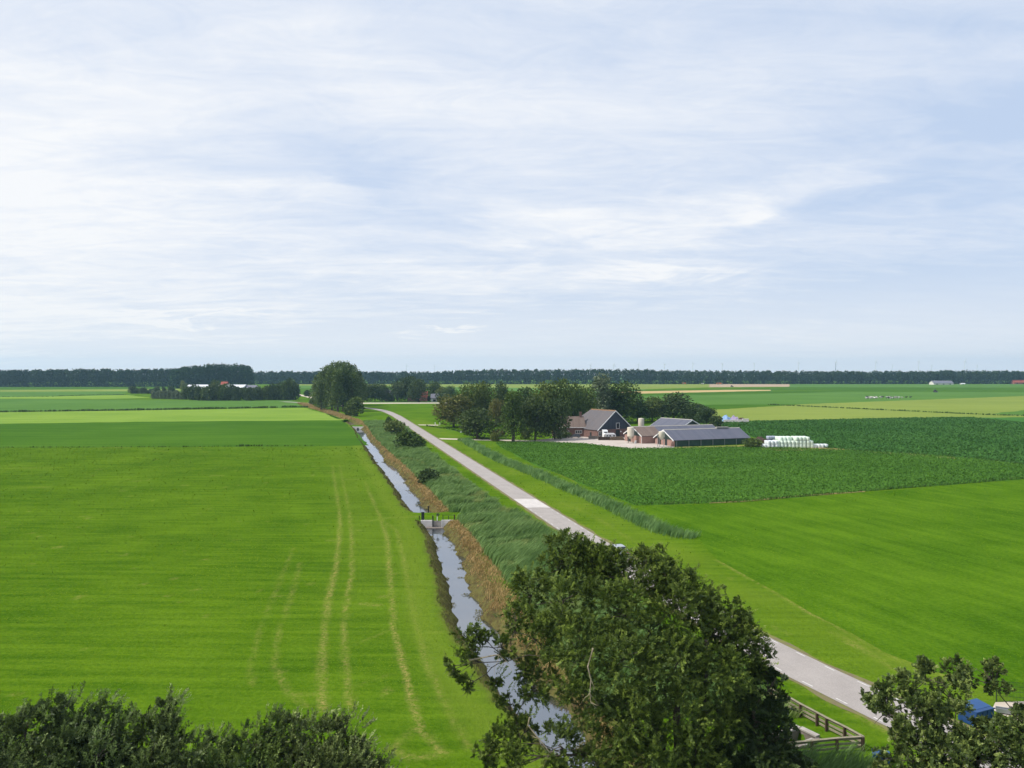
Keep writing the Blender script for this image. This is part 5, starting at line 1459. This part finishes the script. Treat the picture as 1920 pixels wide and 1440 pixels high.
for px_, lab in ((816, 'left of two white gate posts at the garden path'), (824.5, 'right of two white gate posts at the garden path')):
    p = W(px_, 797.5)
    g = thing('gate_post', lab, 'post', (p[0], p[1], 0), 0, 'white gate posts at the garden path')
    MB().box((0, 0, .65), (.42, .42, 1.3)).build('shaft', M['white'], g); MB().box((0, 0, 1.36), (.55, .55, .12)).build('cap', M['white'], g)
p = W(864, 813); g = thing('marker_board', 'small white board on a post by the drain near the front tree', 'sign', (p[0], p[1], 0)); MB().box((0, 0, .8), (.5, .08, .7)).build('board', M['white'], g); MB().box((0, .06, .45), (.09, .05, .9)).build('post', M['wood_grey'], g)

# silage bales -------------------------------------------------------
def bale_mesh(name, mat):
    r_, h = .62, 1.2
    me = MB().lathe([(r_ * .2, 0), (r_ * .93, .0), (r_, .09), (r_ * 1.015, h * .5), (r_, h - .09), (r_ * .92, h), (r_ * .2, h - .02)], 18).mesh(name)
    for p in me.polygons: p.use_smooth = True
    me.set_sharp_from_angle(angle=R2(55))
    me.materials.append(M[mat]); return me
bm_g, bm_w, bm_d, bm_b = bale_mesh('bale_film', 'bale'), bale_mesh('bale_film_white', 'bale_white'), bale_mesh('bale_film_dark', 'bale_dark'), bale_mesh('bale_film_blue', 'bale_blue')
def bale(me, x, y, z, label, group, s=1.0):
    o = bpy.data.objects.new('silage_bale', me); COL.objects.link(o)
    o.location = (x + random.uniform(-.05, .05), y + random.uniform(-.05, .05), z); o.rotation_euler = (R2(random.uniform(-2, 2)), R2(random.uniform(-2, 2)), random.random() * 6)
    o.scale = (s, s, s); tag(o, label, 'bale', group)
random.seed(77)
X0 = WD(1432, 840, 266)[0]; Yb = 266.0
def colx(px): return WD(px, 840, Yb)[0]
cols = np.arange(colx(1459), colx(1526), 1.27)
for ci, x in enumerate(cols):
    px_ = 960 + x / Yb * F_PX
    tall = px_ > 1493
    nt_ = 3
    for row in range(4):
        for t in range(nt_):
            if t == 2 and px_ < 1463: continue
            if t == 2 and px_ > 1521: continue
            if not tall and t == 2 and row == 0 and 1486 < px_ < 1494: continue
            lab = 'pale green bale in the top tier of the tall stack' if t == 2 else ('pale green bale in the middle tier of the tall stack' if t == 1 else 'pale green bale in the bottom tier of the tall stack')
            yofs = row * 1.27 + (1.2 if t == 2 and not tall else 0)
            bale(bm_g, x, Yb + yofs, t * 1.19 + (.0 if not (tall and t == 2) else .12), lab, 'pale green bales of the tall stack')
for k, x in enumerate(np.arange(colx(1529), colx(1556), 1.27)):
    for row in range(2): bale(bm_w, x, Yb + .3 + row * 1.3, 0, 'white bale in the single low row at the right end of the stack', 'white bales in the low row')
for k, x in enumerate(np.arange(colx(1433), colx(1456), 1.28)):
    for row in range(3):
        for t in range(2):
            if t == 1 and (k == 0): continue
            bale(bm_w, x, Yb - .6 + row * 1.3, t * 1.19, 'white bale in the low double tier at the left end of the stack' if t else 'white bale on the ground at the left end of the stack', 'white bales at the left end')
for k in range(4):
    for row in range(2):
        for t in range(2):
            bale(bm_d if t == 0 else bm_b, WD(1440 + k * 3.9, 820, 288)[0] + .0, 287 + row * 1.3, t * 1.19, 'dark violet bale under the pale blue ones behind the heap' if t == 0 else 'pale blue bale on top of the dark violet ones', 'dark and blue bales behind the heap', .86)
# brown heap, white pole
def heap(name, label, px0, px1, Y, h, depth, mat, cat, z0=0.0):
    x0, x1 = WD(px0, 800, Y)[0], WD(px1, 800, Y)[0]
    nx, ny = 22, 10; V = []; Fs = []
    for i in range(nx + 1):
        for j in range(ny + 1):
            u, v = i / nx, j / ny
            e = (math.sin(math.pi * u) ** .5) * (math.sin(math.pi * v) ** .6)
            z = e * h * (.75 + .5 * float(vnoise(u * 9 + px0, v * 5, 1.0)))
            V.append((x0 + (x1 - x0) * u, Y + (v - .5) * depth, z0 + z))
    for i in range(nx):
        for j in range(ny):
            a = i * (ny + 1) + j; Fs.append((a, a + ny + 1, a + ny + 2, a + 1))
    V = [(x - (x0 + x1) / 2, y - Y, z) for x, y, z in V]
    me = bpy.data.meshes.new(name); me.from_pydata(V, [], Fs)
    o = link_obj(name, me, M[mat]); o.location = ((x0 + x1) / 2, Y, 0); return tag(o, label, cat)
heap('manure_heap', 'dark brown manure heap between the long shed and the violet bales', 1408, 1440, 283, 2.3, 6, 'manure', 'heap')
pw = thing('slurry_pipe', 'white pipe lying slanted behind the round bush', 'pipe', (WD(1414, 826, 270)[0], 270, 1.9), 0)
MB().tube([(0, 0, .6), (.9, -.2, .15), (1.5, -.3, -.15), (2.6, -.5, -.7)], .12, 8).build('pipe', M['white'], pw)
MB().tube([(.1, 0, .5), (.1, 0, -1.9)], .07, 6).build('prop', M['steel'], pw); MB().tube([(2.3, -.45, -.6), (2.3, -.45, -1.9)], .07, 6).build('prop', M['steel'], pw)
# clamp with walls and tarps right of the rear shed
Yc = 26 * F_PX / (792.5 - HOR)
for a_, b_, l in ((1357, 1381, 'left white concrete clamp wall block behind the farm'), (1382, 1391, 'middle white concrete clamp wall block behind the farm'), (1391.5, 1404, 'right and highest white concrete clamp wall block')):
    xa, xb = WD(a_, 790, Yc)[0], WD(b_, 790, Yc)[0]
    g = thing('clamp_wall', l, 'wall', ((xa + xb) / 2, Yc, 0), 0, 'white clamp walls')
    hh = 2.0 if a_ > 1391 else 1.55
    m_ = MB(); nb = max(2, int((xb - xa) / 1.6))
    for k in range(nb):
        MB().box((-(xb - xa) / 2 + (k + .5) * (xb - xa) / nb, 0, hh / 2), ((xb - xa) / nb - .05, .8, hh), taper=.9).build('block', M['concrete_pale'], g)
heap('tarp_heap', 'blue sheeted silage heap behind the clamp walls', 1352, 1372, Yc + 5, 3.2, 7, 'tarp_blue', 'heap')
heap('tarp_heap', 'violet grey sheeted heap right of the blue sheeted one', 1368, 1386, Yc + 6, 3.0, 7, 'tarp_violet', 'heap')
heap('soil_heap', 'brown heap behind the right clamp wall', 1383, 1396, Yc + 5, 2.4, 6, 'manure', 'heap')
heap('scrap_heap', 'brown scrap heap left of the blue sheeted heap', 1334, 1356, Yc + 9, 3.0, 6, 'manure', 'heap')

# ================================================================== WEIR IN THE DITCH
WY = 135.9
def wxp(px): return WD(px, 985, WY)[0]
def wzp(py): return WD(960, py, WY)[2]
cxw = wxp(821)
wr = thing('weir', 'white concrete weir with hand wheel across the ditch', 'weir', (cxw, WY, 0), 0)
lx_ = lambda px: wxp(px) - cxw
zt = wzp(975.5)
MB().prism([(lx_(789), -.15, zt), (lx_(813), -.15, zt), (lx_(813), -.15, -1.9), (lx_(803), -.15, -1.9), (lx_(789.5), -.15, zt - .35)], (0, .3, 0)).build('wing_wall', M['concrete_pale'], wr)
MB().prism([(lx_(829), -.15, zt + .05), (lx_(849), -.15, zt + .05), (lx_(854.5), -.15, zt - .15), (lx_(854), -.15, zt - .35), (lx_(841), -.15, -1.9), (lx_(829), -.15, -1.9)], (0, .3, 0)).build('wing_wall', M['concrete_pale'], wr)
MB().box(((lx_(813) + lx_(829)) / 2, .05, (zt - .1 - 1.9) / 2), (lx_(829) - lx_(813) - .02, .12, 1.9 + zt - .12)).build('gate_plate', M['concrete'], wr)
MB().box((lx_(828.6), -.17, -.9), (.14, .2, 2.0)).build('guide', M['white'], wr)
MB().box((lx_(821), -.75, -1.18), (lx_(842) - lx_(799), 1.2, .16)).build('apron', M['concrete_dark'], wr)
MB().box((lx_(812), -.3, -.35), (.2, .2, 2.5)).build('mooring_post', M['black'], wr)
MB().tube([(lx_(820), 0, zt - .1), (lx_(820), 0, .98)], .06, 8).build('spindle', M['white'], wr)
hw = MB(); 
hw.tube([(lx_(821) + .24 * math.cos(a), -.06, 1.0 + .24 * math.sin(a)) for a in np.linspace(0, 6.2832, 17)], .05, 6, False)
for a in range(3): hw.tube([(lx_(821) - .24 * math.cos(a * 1.047), -.06, 1.0 - .24 * math.sin(a * 1.047)), (lx_(821) + .24 * math.cos(a * 1.047), -.06, 1.0 + .24 * math.sin(a * 1.047))], .03, 6)
hw.tube([(lx_(821), -.14, 1.0), (lx_(821), .1, 1.0)], .12, 10)
hw.build('hand_wheel', M['black'], wr)
for px_, h, m_ in ((830.5, 1.0, 'green_black'), (841, .8, 'green_black'), (852, .95, 'wood_post')):
    MB().box((lx_(px_), .1 if px_ < 850 else .3, h / 2 - .05), (.1 if px_ < 850 else .2, .1, h + .1)).build('post', M[m_], wr)
MB().tube([(lx_(830), .1, .92), (lx_(852), .25, .88)], .03, 6).build('rail', M['green_black'], wr)
MB().box((lx_(845), -.17, -.1), (.3, .06, .22)).build('plate', M['black'], wr)
cb_ = thing('control_cabinet', 'tall dark green cabinet on the left end of the weir', 'cabinet', (wxp(792.5), WY + .35, 0), 0)
MB().box((0, 0, .68), (.5, .42, 1.36)).build('body', M['green_black'], cb_, bevel=.02); MB().box((0, -.005, 1.38), (.56, .5, .06)).build('lid', M['black'], cb_); MB().box((-.0, 0, -.05), (.6, .5, .12)).build('plinth', M['concrete_pale'], cb_)
sp = thing('short_post', 'short dark post left of the weir cabinet', 'post', (wxp(785.5), WY + .6, 0)); MB().box((0, 0, .35), (.14, .14, .7)).build('shaft', M['black'], sp); MB().box((0, 0, .72), (.17, .17, .05)).build('cap', M['black'], sp)
hr = thing('water_railing', 'thin dark hand railing with a stout post behind the weir', 'railing', (WD(796, 955, 144.2)[0], 144.2, 0), 0)
a_, b_ = WD(788, 955, 144.2)[0] - hr.location.x, WD(803, 955, 144.2)[0] - hr.location.x
for zz in (.35, .95): MB().tube([(a_, 0, zz), (b_, 0, zz)], .028, 6).build('rail', M['black'], hr)
MB().tube([(a_, 0, -.6), (a_, 0, .97)], .028, 6).build('upright', M['black'], hr); MB().box((b_ + .05, 0, .45), (.2, .2, 1.3)).build('post', M['black'], hr)
# culvert head at the far end of the ditch
ch = thing('culvert', 'pale concrete culvert head at the far end of the open water', 'culvert', (float(cL(366.5) + cR(366.5)) / 2, 366.8, 0))
MB().box((0, 0, -.5), (5.4, .4, 1.3)).build('head_wall', M['concrete_pale'], ch); MB().tube([(0, -.3, -.9), (0, -.1, -.9)], .5, 14).build('pipe_mouth', M['black'], ch)

# ================================================================== RAIL FENCE, CULVERT PIT, CONTAINERS AT BOTTOM RIGHT
FP = [(1445, 1314, 1), (1472, 1327, 1), (1500.5, 1344, 1), (1531.7, 1361, 1), (1549.4, 1371, 1), (1583.3, 1388, 1), (1617.8, 1407.8, 1)]
FQ = [(1617.8, 1407.8), (1569.4, 1411), (1521.7, 1416), (1470, 1421)]
o0 = W(*FP[6][:2])
fe = thing('rail_fence', 'weathered wooden rail fence on square posts beside the road', 'fence', o0)
ov = Vector(o0)
pp = [Vector(W(a, b)) - ov for a, b, _ in FP]
qq = [Vector(W(a, b)) - ov for a, b in FQ]
for q in pp[:-1] + qq[1:]: MB().box((q.x, q.y, .45), (.17, .17, 1.0)).build('post', M['wood_post'], fe, bevel=.015)
MB().box((0, 0, .45), (.19, .19, 1.0)).build('post', M['wood_post'], fe, bevel=.015)
def rails(P, off):
    for a, b in zip(P[:-1], P[1:]):
        d = b - a; n = Vector((-d.y, d.x, 0)).normalized() * off
        m_ = (a + b) / 2 + n; an = math.atan2(d.y, d.x)
        for zz in (.22, .52, .84):
            MB().box((m_.x, m_.y, zz + random.uniform(-.01, .01)), (d.length + .02, .05, .15), rz=an).build('rail', M['wood_old'], fe)
        MB().box((m_.x - n.x * .4, m_.y - n.y * .4, .965), (d.length, .2, .035), rz=an).build('rail', M['wood_old'], fe)
rails(pp, .115); rails(qq, -.115)
pit = W(1498, 1383); pr = math.atan2(.5, .86)
pt = thing('culvert_pit', 'concrete edged culvert pit in the grass inside the rail fence', 'culvert', pit, pr)
MB().box((-.6, .9, -.45), (3.3, .34, 1.2)).build('back_wall', M['concrete_dark'], pt); MB().box((-.6, .9, .17), (3.4, .46, .12)).build('coping', M['concrete'], pt)
MB().box((1.05, -.0, -.45), (.3, 1.5, 1.2)).build('side_wall', M['concrete_dark'], pt); MB().box((1.05, -.02, .17), (.42, 1.5, .12)).build('coping', M['concrete'], pt)
MB().box((-.6, -.9, -.45), (3.3, .3, 1.1)).build('front_wall', M['concrete_dark'], pt); MB().box((-.2, -.95, .12), (1.3, .5, .1)).build('coping', M['concrete'], pt)
# blue containers
bx, by_, _ = WD(1830, 1330, 57.5)
bc = thing('blue_container', 'blue steel container with open lid beside the mesh fence', 'container', (bx, by_, 0), R2(24))
bc.scale = (.85, .85, .8)
MB().box((0, 0, .75), (2.3, 1.7, 1.4)).build('body', M['blue'], bc, bevel=.02)
for s in (-.9, -.3, .3, .9): MB().box((s, -.88, .75), (.1, .06, 1.3)).build('rib', M['blue'], bc)
MB().box((.1, .15, 1.52), (2.2, 1.3, .08), rx=R2(8)).build('lid', M['blue_light'], bc); MB().box((0, -.9, 1.42), (2.36, .08, .1)).build('rim', M['blue'], bc)
for s in (-.8, .8): MB().box((s, 0, .04), (.2, 1.6, .08)).build('runner', M['steel'], bc)
bx, by_, _ = WD(1652, 1436, 51.4)
b2 = thing('blue_bin', 'small blue bin half hidden under the maple near the fence corner', 'bin', (bx, by_, 0), R2(-18)); b2.scale = (.75, .75, .6)
MB().box((0, 0, .55), (1.3, .9, 1.0), taper=1.08).build('body', M['blue'], b2, bevel=.02); MB().box((0, 0, 1.1), (1.45, 1.05, .1)).build('lid', M['blue_light'], b2)
for s in (-.5, .5): MB().tube([(s, -.46, .1), (s, -.38, .1)], .1, 10).build('wheel', M['tyre'], b2)
mf = thing('mesh_fence', 'dark green wire mesh fence behind the blue container', 'fence', (WD(1868, 1320, 61)[0], 61, 0), R2(-14))
for k in range(4): MB().box((k * 2.5, 0, .85), (.06, .06, 1.7)).build('post', M['green_black'], mf)
for k in range(3):
    m_ = MB()
    for i in range(1, 25): m_.box((k * 2.5 + i * .1, 0, .85), (.012, .012, 1.6))
    for z in (.1, .5, .9, 1.3, 1.65): m_.box((k * 2.5 + 1.25, .012, z), (2.4, .012, .02))
    m_.build('mesh_panel', M['green_black'], mf)
sheet('slab', None, .05, M['gravel'], .05, world=[WD(1860, 1340, 59.5)[:2], WD(1905, 1352, 57.5)[:2], WD(1960, 1352, 57.5)[:2], WD(1930, 1330, 61)[:2], WD(1866, 1330, 60.8)[:2]])
pg = thing('steel_trough', 'pale steel trough edge right of the blue container', 'trough', (WD(1895, 1335, 58.6)[0], 58.6, 0.05), R2(-24))
MB().box((0, -.2, .25), (1.9, .08, .3)).build('side', M['steel'], pg); MB().box((0, .2, .25), (1.9, .08, .3)).build('side', M['steel'], pg); MB().box((0, 0, .12), (1.9, .4, .06)).build('floor_pan', M['steel'], pg)

# ================================================================== FAR BUILDINGS, MACHINES, COWS, TURBINES
def far_building(name, label, px0, px1, by, eave_y, top_y, wallm, roofm, depth=14, cat='building', Y=None, chim=False):
    Y = Y or W(960, by)[1]
    x0, x1 = WD(px0, 700, Y)[0], WD(px1, 700, Y)[0]
    e, t = WD(960, eave_y, Y)[2], WD(960, top_y, Y)[2]
    r_ = thing(name, label, cat, ((x0 + x1) / 2, Y, 0)); w = x1 - x0
    MB().box((0, depth / 2, e / 2), (w, depth, e)).prism([(-w / 2, 0, e), (-w / 2, depth, e), (-w / 2, depth / 2, t)], (w, 0, 0)).build('wall', M[wallm], r_)
    q = MB(); sl = (t - e) / (depth / 2)
    for s in (0, 1):
        y0 = -.6 if s == 0 else depth + .6
        q.slab([(-w / 2 - .5, y0, e - .6 * sl + .25), (w / 2 + .5, y0, e - .6 * sl + .25), (w / 2 + .5, depth / 2, t + .25), (-w / 2 - .5, depth / 2, t + .25)], .25)
    rf_ = q.build('roof', M[roofm], r_)
    if chim: MB().box((w * .3, depth / 2, t + .6), (.9, .9, 1.8)).build('chimney', M['brick'], rf_)
    n = max(1, int(w / 12))
    for k in range(n): MB().box((-w / 2 + (k + .5) * w / n, -.06, e * .35), (min(3.0, w / n * .4), .12, e * .5)).build('door', M['door_dark'], r_)
    return r_
far_building('white_shed', 'long shed with pale sheet roof behind the dark screen of trees', 344, 452, 731, 729, 722, 'far_wall', 'roof_white', 30, 'shed', Y=840)
far_building('grey_shed', 'small grey roofed shed right of the long pale shed', 459, 477, 731, 727.5, 722.6, 'far_wall', 'far_roof', 16, 'shed', Y=850)
far_building('orange_roof_house', 'house with orange roof just showing over the long pale shed', 413, 424, 731, 722, 716, 'brick', 'red_roof', 9, 'house', Y=890, chim=True)
far_building('red_house', 'red house with red roof under the tall trees by the crossroad', 764, 800, 752, 744, 734, 'brick_red', 'red_roof', 9, 'house', Y=684, chim=True)
far_building('pale_house', 'house with grey roof and pinkish wall left of the red house', 722, 733, 752, 742, 732, 'brick_pale', 'far_roof', 9, 'house', Y=690)
far_building('grey_house', 'small grey house half hidden by bushes at the crossroad', 808, 821, 752.5, 746, 739, 'far_wall', 'far_roof', 7, 'house', Y=676)
far_building('white_barn', 'white walled barn with slate roof in front of the wood on the right', 1751, 1788, 721.3, 718.4, 714.0, 'far_wall', 'far_roof', 18, 'barn')
far_building('red_barn', 'dark red barn at the right border in front of the wood', 1902, 1936, 720.2, 717, 712.5, 'brick_red', 'red_roof', 16, 'barn')
far_building('white_kiosk', 'small white hut right of the white walled barn', 1803, 1810, 720.8, 719.6, 718.6, 'far_wall', 'roof_white', 6, 'hut')

def machine(name, label, px, by, wpx, hpx, paint, cat):
    x, y, _ = W(px, by); s = y / F_PX; w, h = wpx * s, hpx * s
    r_ = thing(name, label, cat, (x, y, 0))
    MB().box((-.15 * w, 0, h * .42), (w * .7, 2.4, h * .36)).box((w * .32, 0, h * .36), (w * .3, 1.6, h * .22)).build('body', M[paint], r_, bevel=.1)
    MB().box((-.12 * w, 0, h * .8), (w * .3, 2.0, h * .4), taper=.85).build('cab', M['glass'], r_)
    for xx in (-.32, .32):
        for yy_ in (-1.2, 1.2): wheel(r_, xx * w, yy_, h * .26, .5)
    return r_
machine('harvester', 'left of two orange machines in front of the wood', 1284, 720.6, 9, 5, 'orange', 'machine')
machine('farm_truck', 'white truck between the two orange machines', 1318, 720.8, 7, 3.5, 'white_metal', 'truck')
machine('harvester', 'right of two orange machines in front of the wood', 1350, 720.8, 12, 5, 'orange', 'machine')
machine('tractor', 'dark tractor on the pinkish bare field', 1372.5, 725.5, 5, 3.2, 'car_grey', 'tractor')
machine('tractor', 'lone dark tractor in the green field below the white walled barn', 1754, 735.6, 6, 5.5, 'manure', 'tractor')

# cow: one body by skin-like tube sections
def cow_parts():
    b = MB()
    b.tube([(-1.02, 0, 1.22), (-.95, 0, 1.12), (-.5, 0, 1.02), (.1, 0, .98), (.55, 0, 1.02), (.85, 0, 1.12), (1.1, 0, 1.3), (1.32, 0, 1.42), (1.42, 0, 1.42), (1.62, 0, 1.28), (1.78, 0, 1.14)],
           [.12, .30, .36, .40, .38, .32, .22, .17, .17, .13, .07], 12)
    for x, y in ((-.72, .2), (-.72, -.2), (.62, .2), (.62, -.2)):
        hind = x < 0
        b.tube([(x, y, 1.0), (x + (.12 if hind else .02), y, .66), (x - (.1 if hind else 0), y, .42), (x, y, .12), (x + .04, y, 0)], [.19, .12, .075, .06, .075], 8)
    b.tube([(-1.05, 0, 1.25), (-1.14, 0, .95), (-1.12, 0, .55)], [.04, .03, .05], 6)
    for s in (1, -1):
        b.tube([(1.36, s * .14, 1.5), (1.34, s * .34, 1.5)], [.07, .02], 6)
    return b
cme = cow_parts().mesh('cow_body'); cme.materials.append(M['hide'])
for p_ in cme.polygons: p_.use_smooth = True
cmb = cow_parts().mesh('cow_body_black'); cmb.materials.append(M['hide_black'])
for p_ in cmb.polygons: p_.use_smooth = True
random.seed(3)
for i in range(40):
    px_ = 1624 + 48 * random.random() ** 1.15 if i < 31 else random.uniform(1672, 1692)
    p = W(px_, random.uniform(745.2, 748.6) - (.6 if px_ > 1670 else 0))
    o = bpy.data.objects.new('cow', cme if random.random() < .72 else cmb); COL.objects.link(o)
    o.location = p; o.rotation_euler = (0, 0, random.choice([0, math.pi]) + random.uniform(-.7, .7)); o.scale = (1.1,) * 3
    tag(o, 'black and white cow standing in the herd on the far right meadow', 'cow', 'cows of the herd on the far right meadow')
for px_, l in ((1699, 'black cow standing alone to the right of the herd'), (1707, 'dark cow farthest right of the herd')):
    o = bpy.data.objects.new('cow', cmb); COL.objects.link(o); o.location = W(px_, 746.2); o.rotation_euler = (0, 0, .3); o.scale = (1.1,) * 3
    tag(o, l, 'cow')

def turbine(px, hub_y, rpx, Y, rot, label, tower='turbine', grp='wind turbines on the horizon'):
    x, _, z = WD(px, hub_y, Y)
    r_ = thing('wind_turbine', label, 'wind turbine', (x, Y, 0), R2(25), grp)
    MB().tube([(0, 0, 0), (0, 0, z)], [1.7, 1.0], 12).build('tower', M[tower], r_)
    MB().box((0, 1.5, z + .5), (2.6, 7, 2.6)).build('nacelle', M['turbine'], r_, bevel=.4)
    R = rpx * Y / F_PX
    for k in range(3):
        a = rot + k * 2.0944
        d = Vector((math.cos(a), 0, math.sin(a))); c = Vector((0, -3.6, z + .5))
        MB().tube([c, c + d * R * .15, c + d * R * .35, c + d * R], [.7, 1.0, .8, .2], 6).build('blade', M['turbine'], r_)
    MB().tube([(0, -4.4, z + .5), (0, -2.8, z + .5)], [.6, 1.5], 10).build('hub', M['turbine'], r_)
random.seed(12)
TL = [(1107, 684.5, 6), (1151, 684, 6), (1197, 683.5, 6), (1246, 683.5, 6), (1299, 682.5, 6), (1354, 682.5, 6), (1414, 682, 6), (1497, 680.5, 7), (1567, 679.5, 7), (1642, 678.5, 7), (1722, 678, 7), (1809, 677.5, 8), (1673, 686, 4.5), (1747, 685.5, 4.5), (1832, 686, 4.5), (762, 686, 5), (815, 686.5, 5)]
tlab = ['far faint turbine, leftmost of those above the farm trees', 'faint turbine standing second from the left above the farm trees', 'faint turbine above the barn side of the farm trees', 'faint turbine above the rear farm shed', 'faint turbine above the left orange machine', 'faint turbine above the right orange machine', 'faint turbine right of the pinkish field', 'pale turbine above the bales', 'turbine with dark tower above the right wood',
        'pale turbine above the cow herd', 'pale turbine left of the white walled barn', 'largest pale turbine right of the white walled barn', 'small distant turbine right of the one above the herd', 'small distant turbine just left above the white walled barn', 'small distant turbine at the far right', 'faint turbine above the red house', 'faint turbine above the small grey house']
for (px_, hy, rp), l in zip(TL, tlab):
    turbine(px_, hy, rp, 4300 if rp > 5 else 5200, random.random() * 2, l, 'turbine_grey' if px_ == 1567 else 'turbine')

# ================================================================== HAZE
hz = MB().box((0, 2900, 60), (12200, 6100, 130)).build('haze', None)
hm = bpy.data.materials.new('haze_air'); hm.use_nodes = True
nt = hm.node_tree
for n in list(nt.nodes): nt.nodes.remove(n)
ho = N(nt, 'ShaderNodeOutputMaterial'); pv = N(nt, 'ShaderNodeVolumePrincipled')
pv.inputs['Color'].default_value = (0.45, 0.76, 1.0, 1); pv.inputs['Density'].default_value = 0.000085; pv.inputs['Anisotropy'].default_value = 0.2
L(nt, pv, 0, ho, 'Volume')
hz.data.materials.append(hm); tag(hz, kind='stuff')
